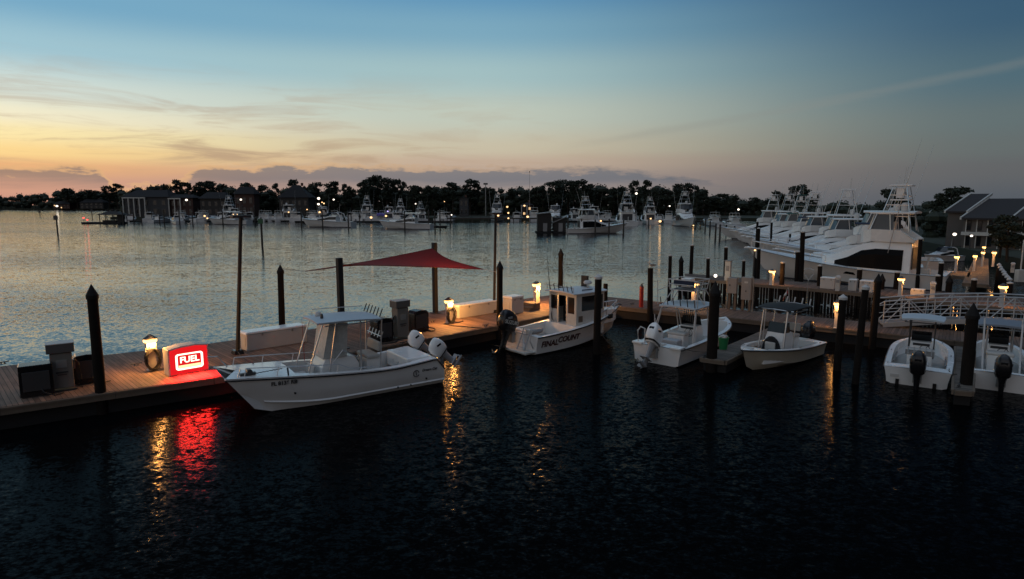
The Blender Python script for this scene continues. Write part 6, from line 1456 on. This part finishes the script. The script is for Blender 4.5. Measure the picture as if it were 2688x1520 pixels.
# townhouses at the right
def townhouse(label, o, s0, s1, setb, ze, zr_, dp, wins=True, plain_l=True):
    a = R(-51); u = Vector((math.cos(a), math.sin(a))); v = Vector((-u.y, u.x)); c = Vector(o) + u * s0 + v * setb; w_ = s1 - s0
    t = thing('townhouse', label, 'building', (c.x, c.y, 0), a, 'townhouses at the right'); z0 = 1.2
    b = MB(); b.loft([[(x, 0, z0), (x, 0, ze), (x, dp, zr_ - .1), (x, dp, z0)] for x in (0, w_)]); b.build('wall', mat('townhouse_wall', (.13, .115, .105), .85), t)
    b = MB(); b.loft([[(x, -.7, ze - .2), (x, -.7, ze + .02), (x, dp + .3, zr_ + .22), (x, dp + .3, zr_ - .02)] for x in (-.12, w_ + .12)]); b.build('roof', mat('dark_shingle', (.035, .03, .03), .9), t)
    for x in ((-.16, w_ * .42, w_ + .16) if wins else (-.16, w_ + .16)):
        b = MB(); b.loft([[(x - .1, -.75, ze - .22), (x + .1, -.75, ze - .22), (x + .1, -.75, ze + .1), (x - .1, -.75, ze + .1)], [(x - .1, dp + .3, zr_), (x + .1, dp + .3, zr_), (x + .1, dp + .3, zr_ + .32), (x - .1, dp + .3, zr_ + .32)]]); b.build('rake_board', OFFW, t)
    if wins:
        h_ = (ze - z0) / 2; n = 7
        for lv in range(2):
            zc = z0 + h_ * (lv + .52)
            for i in range(n):
                xx = .35 + (w_ * .62 - .5) * i / (n - 1); b = MB(); b.box((xx + .28, -.04, zc), (.5, .08, h_ * .62)); wn = b.build('window', DARKW, t)
                b = MB(); b.box((xx + .28, -.09, zc), (.44, .03, h_ * .56)); b.build('pane', GLASS, wn)
                b = MB(); b.box((xx, -.12, zc), (.1, .1, h_ * .95)); b.build('mullion', OFFW, t)
        b = MB(); b.box((w_ * .33, -.35, z0 + h_ * 1.0), (w_ * .66, .6, .42)); b.build('balcony_band', OFFW, t)
    return t
townhouse('dark roofed townhouse with two floors of white framed windows at the right', (58.6, 82), 0, 12, 0, 5.2, 7.5, 10)
townhouse('townhouse with plain pale side wall behind the biggest yacht stern', (58.6, 82), -2.6, -.4, 2.6, 6.0, 8.2, 9, False)
townhouse('distant dark roofed townhouse behind the yacht row', (84, 118), -5, 2, 0, 5.4, 7.6, 8, False)

# tall thin masts
for px, yb_, yt, d_, lab in [(1392, 560, 449, 240, 'tall thin mast rising alone above the treeline'), (1272, 545, 481, 300, 'short antenna tower above the trees right of the tall pine')]:
    t = thing('mast', lab, 'mast', (xat(px, 0, d_), d_, 0), 0); z1 = zat(yt, d_)
    b = MB(); b.tube([(0, 0, 0), (0, 0, z1)], .09 if px > 1300 else .3, 6, .05 if px > 1300 else .2); b.build('pole', STEEL, t)
    b = MB(); b.box((0, 0, z1 - .3), (.3 if px > 1300 else 2.0, .3, .5 if px > 1300 else .8)); b.build('head', DGREY, t)
    if px < 1300: b = MB(); b.box((0, 0, z1 - 2.2), (1.6, .3, .7)); b.build('lower_head', DGREY, t)

# ------------------------------------------------------------------ trees
def leaf(b, c, s, rnd):
    a, e, r = rnd.uniform(0, 6.28), rnd.uniform(-1.2, 1.2), rnd.uniform(0, 6.28)
    u = Vector((math.cos(a) * math.cos(e), math.sin(a) * math.cos(e), math.sin(e))); w = u.cross(Vector((math.sin(r), math.cos(r), .3))).normalized()
    b.add([c - u * s, c + w * s * .55, c + u * s, c - w * s * .55], [(0, 1, 2, 3)])
def tree_proto(kind, seed):
    """unit tree: 16 m tall, crown about 6 m across"""
    rnd = random.Random(seed); t = thing(kind, 'x', 'tree', (0, 0, -100), 0)
    pine = kind == 'pine_tree'; Ht = 16
    tr = MB(); bend = rnd.uniform(-.5, .5)
    P_ = lambda z: Vector((bend * math.sin(z / Ht * 2.2), .2 * math.sin(z / 5), z))
    tr.tube([P_(z) for z in (0, 3, 6, 9, 12, 14.5 if pine else 11)], .34, 7, .09)
    cr = MB(); clumps = []
    if pine:
        for i in range(rnd.randint(11, 14)):
            z = 6.6 + 8.6 * (i / 12) + rnd.uniform(-.5, .5); r = (2.9 - 1.6 * abs((z - 12) / 5)) * rnd.uniform(.3, 1.05); a = rnd.uniform(0, 6.28)
            clumps.append((P_(min(z, 14.5)) + Vector((r * math.cos(a), r * math.sin(a), rnd.uniform(.2, .9))), rnd.uniform(1.15, 2.0), .6))
        clumps.append((P_(14.4) + Vector((0, 0, .2)), 1.6, .7))
    else:
        for i in range(17):
            z = 4.5 + 10 * rnd.random(); r = 3.1 * math.sqrt(max(.05, 1 - ((z - 8.5) / 7) ** 2)) * rnd.uniform(.3, .95); a = rnd.uniform(0, 6.28)
            clumps.append((Vector((r * math.cos(a), r * math.sin(a), z)), rnd.uniform(1.1, 1.8), .75))
    for c, r, fl in clumps:
        base = P_(max(3, c.z - 1.8)); tr.tube([base, base.lerp(c, .6) + Vector((0, 0, -.2)), c], .09, 5, .03)
        for k in range(95 if pine else 85):
            v = Vector((rnd.gauss(0, 1), rnd.gauss(0, 1), rnd.gauss(0, 1))).normalized() * r * rnd.random() ** .45; v.z *= fl
            leaf(cr, c + v, rnd.uniform(.26, .58), rnd)
    t['top_z'] = max(v[2] for v in cr.v); t['crown_w'] = sorted(abs(v[0]) for v in cr.v)[int(len(cr.v) * .93)] * 2
    tr.build('trunk', BARK, t); cr.build('crown', PINE if pine else LEAF, t)
    return t
pines = [tree_proto('pine_tree', s) for s in (1, 2, 3, 5)]; oaks = [tree_proto('oak_tree', s) for s in (11, 12, 13)]
used_t = set()
def tree(px, yt, wpx, kind, d_, label, zb=1.1, i=[0]):
    i[0] += 1; src = (pines if kind == 'p' else oaks)[i[0] % (4 if kind == 'p' else 3)]
    zt = zat(yt, d_); hgt = zt - zb; sx = max(.45, wpx * d_ / F / src['crown_w']); loc = (xat(px, 0, d_), d_, zb); sc_ = (sx, sx, hgt / src['top_z'])
    grp = 'trees along the far shore'
    if id(src) not in used_t:
        used_t.add(id(src)); src.location = loc; src.scale = sc_; src.rotation_euler = (0, 0, i[0] * 1.3); src['label'] = label; src['group'] = grp; return src
    return clone(src, loc, i[0] * 1.3, label, sc_, grp)
TR = [(128, 493, 34, 'o', 'the distant left shore'), (155, 503, 30, 'o', 'the distant left shore, right of the rounded oak'), (188, 497, 18, 'p', 'the distant left shore, small and slender'), (205, 499, 15, 'p', 'the dim grey house on the left shore'), (240, 486, 25, 'p', 'the floating hut, left of a pair'), (265, 481, 25, 'p', 'the floating hut, right of a pair'),
 (372, 488, 34, 'o', 'the columned house roof'), (318, 494, 30, 'o', 'the left end of the columned house'), (405, 482, 20, 'p', 'the right end of the columned house'), (437, 470, 26, 'p', 'the leftmost large cruiser, tallest there'), (460, 477, 22, 'p', 'the leftmost large cruiser, right of its tallest pine'), (480, 484, 20, 'p', 'the low tan house, left side'), (497, 475, 28, 'p', 'the low tan house, middle'), (527, 473, 32, 'p', 'the bow of the lit cabin cruiser'), (558, 482, 36, 'o', 'the lit cabin cruiser'), (622, 478, 46, 'o', 'the brick house roof'), (660, 482, 26, 'o', 'the green channel marker'), (700, 479, 16, 'p', 'the left edge of the steep roofed grey house'), (742, 469, 28, 'p', 'the ridge of the steep roofed grey house'), (770, 487, 26, 'o', 'the right slope of the steep roofed grey house'), (808, 476, 26, 'p', 'the biggest floodlight'), (850, 474, 32, 'p', 'the white floodlight'), (885, 481, 16, 'p', 'the white floodlight, thin and to its right'), (905, 487, 28, 'o', 'the flybridge boat facing right'), (940, 470, 26, 'p', 'the left shoulder of the tallest pine clump'), (955, 462, 34, 'p', 'the tallest pine clump, left crown'), (978, 458, 24, 'p', 'the tallest pine clump, topmost crown'), (1000, 465, 32, 'p', 'the tallest pine clump, right crown'), (1030, 468, 30, 'p', 'the tower boat above the red sail'), (1048, 475, 14, 'p', 'the tower boat above the red sail, thin and leaning'), (1075, 485, 32, 'o', 'the broadside tower yacht, left'), (1095, 486, 28, 'o', 'the broadside tower yacht, right'), (1125, 485, 36, 'o', 'the hardtop cruiser facing right'), (1165, 489, 30, 'o', 'the end of the far dock'), (1183, 477, 34, 'p', 'the left end of the raised pier'), (1228, 468, 34, 'p', 'the white roofed building, tall and clear'), (1245, 480, 22, 'p', 'the white roofed building, lower one'), (1290, 490, 36, 'o', 'the tall tower boat'), (1340, 494, 26, 'o', 'the square amber lamp'), (1382, 499, 26, 'o', 'the thin tall mast'), (1412, 488, 36, 'o', 'the flybridge boat left of the sheds'), (1428, 485, 22, 'p', 'the tall dark floating shed'), (1446, 490, 18, 'p', 'the lower dark floating shed'), (1466, 473, 34, 'p', 'the yacht behind the sheds, broad and flat topped'), (1478, 469, 28, 'p', 'the yacht behind the sheds, topmost'), (1496, 472, 28, 'p', 'the left end of the central tower yacht'), (1512, 475, 20, 'p', 'the tower of the central yacht'), (1538, 469, 34, 'p', 'the middle of the central tower yacht'), (1555, 481, 26, 'p', 'the right half of the central tower yacht'), (1590, 493, 34, 'o', 'the yacht with blue glow, left one'), (1622, 490, 34, 'o', 'the bow of the central tower yacht'), (1645, 489, 22, 'p', 'the white stern lamp'), (1680, 472, 26, 'p', 'the white tower lamp, left of a split pair'), (1709, 471, 24, 'p', 'the white tower lamp, right of a split pair'), (1735, 496, 26, 'o', 'the smaller tower boat'), (1768, 494, 34, 'o', 'the lone lamp in the pines'), (1803, 480, 26, 'p', 'the lone tower yacht, left'), (1833, 479, 28, 'p', 'the lone tower yacht, topmost'), (1850, 487, 18, 'p', 'the lone tower yacht, right'), (1868, 496, 28, 'o', 'the lone tower yacht, round and lower'), (1898, 520, 30, 'o', 'the trawler'), (1930, 506, 32, 'o', 'the trawler, right side'), (1955, 511, 26, 'o', 'the flybridge boat by the yacht row'), (2010, 517, 36, 'o', 'the far end of the yacht row'), (2045, 524, 30, 'o', 'the far end of the yacht row, lower one')]
for px, yt, wpx, kd, nm in TR:
    d_ = 748 if px < 275 else 306 + (px * 7 % 23)
    tree(px, yt, wpx, kd, d_, ('pine' if kd == 'p' else 'rounded leafy tree') + ' rising behind ' + nm, 1.2)
for px, yt, wpx, kd, d_, nm in [(2075, 498, 40, 'o', 190, 'rounded tree behind the masts of the yacht row'), (2110, 497, 24, 'o', 190, 'smaller tree between yacht towers'), (2137, 483, 34, 'p', 185, 'tall pine above the towers of the yacht row'), (2168, 508, 28, 'o', 180, 'low tree right of the tall pine over the yacht row'), (2380, 500, 40, 'o', 128, 'left half of the dark tree left of the biggest yacht tower'), (2398, 491, 48, 'o', 131, 'dark dense tree left of the biggest yacht tower'), (2410, 512, 34, 'o', 126, 'lower dark tree beside the biggest yacht tower'), (2520, 505, 50, 'o', 118, 'left half of the dark tree over the townhouse roofs'), (2544, 486, 62, 'o', 122, 'tallest dark tree over the townhouse roofs'), (2568, 512, 44, 'o', 119, 'right half of the dark tree over the townhouse roofs'), (2694, 562, 56, 'o', 68, 'dark bushy tree before the townhouse at the right edge'), (2716, 580, 46, 'o', 63, 'low dark bush at the right frame edge')]:
    tree(px, yt, wpx, kd, d_, nm, 1.2)
# undergrowth that reads as one dark mass
rnd = random.Random(5); b = MB()
def clump_row(px0, px1, d0, d1, ytop, step, rr, n=26):
    px = px0
    while px < px1:
        d_ = rnd.uniform(d0, d1); x = xat(px, 0, d_); yt = ytop(px) + rnd.uniform(-7, 6); zt = zat(yt, d_); z = 1.5
        while z < zt:
            r = rr * rnd.uniform(.7, 1.2); c = Vector((x + rnd.uniform(-rr, rr) * .6, d_ + rnd.uniform(-2, 2), min(z, zt - r * .5)))
            b.lathe([(r * .25, -r * .6), (r * .85, -r * .25), (r * .9, r * .2), (r * .4, r * .62), (.05, r * .7)], c, 7)
            for k in range(n):
                v = Vector((rnd.gauss(0, 1), rnd.gauss(0, 1) * .7, rnd.gauss(0, 1))).normalized() * r * rnd.uniform(.75, 1.1); leaf(b, c + v, rr * rnd.uniform(.14, .26), rnd)
            z += r * 1.15
        px += step
clump_row(280, 2075, 322, 340, lambda p: 500 + 6 * math.sin(p * .031) + 4 * math.sin(p * .11) if p < 1870 else 527 - 6 * (p < 1980), 9, 2.6)
b.build('woods', LEAF); tag(bpy.data.objects['woods'], 'dark continuous woods along the far shore', 'woods', kind='stuff')
b = MB(); clump_row(-60, 285, 760, 790, lambda p: 517 - 12 * max(0, min(1, (p - 40) / 100)), 9, 4.6); b.build('distant_woods', LEAF); tag(bpy.data.objects['distant_woods'], 'low dark woods along the distant left shore', 'woods', kind='stuff')
b = MB(); clump_row(2060, 2500, 150, 165, lambda p: 541 + 4 * math.sin(p * .05), 13, 1.5); clump_row(2500, 2760, 105, 112, lambda p: 545, 20, 1.4); b.build('hedge', LEAF); tag(bpy.data.objects['hedge'], 'dark low shrubs behind the yacht row and townhouses', 'shrubs', kind='stuff')
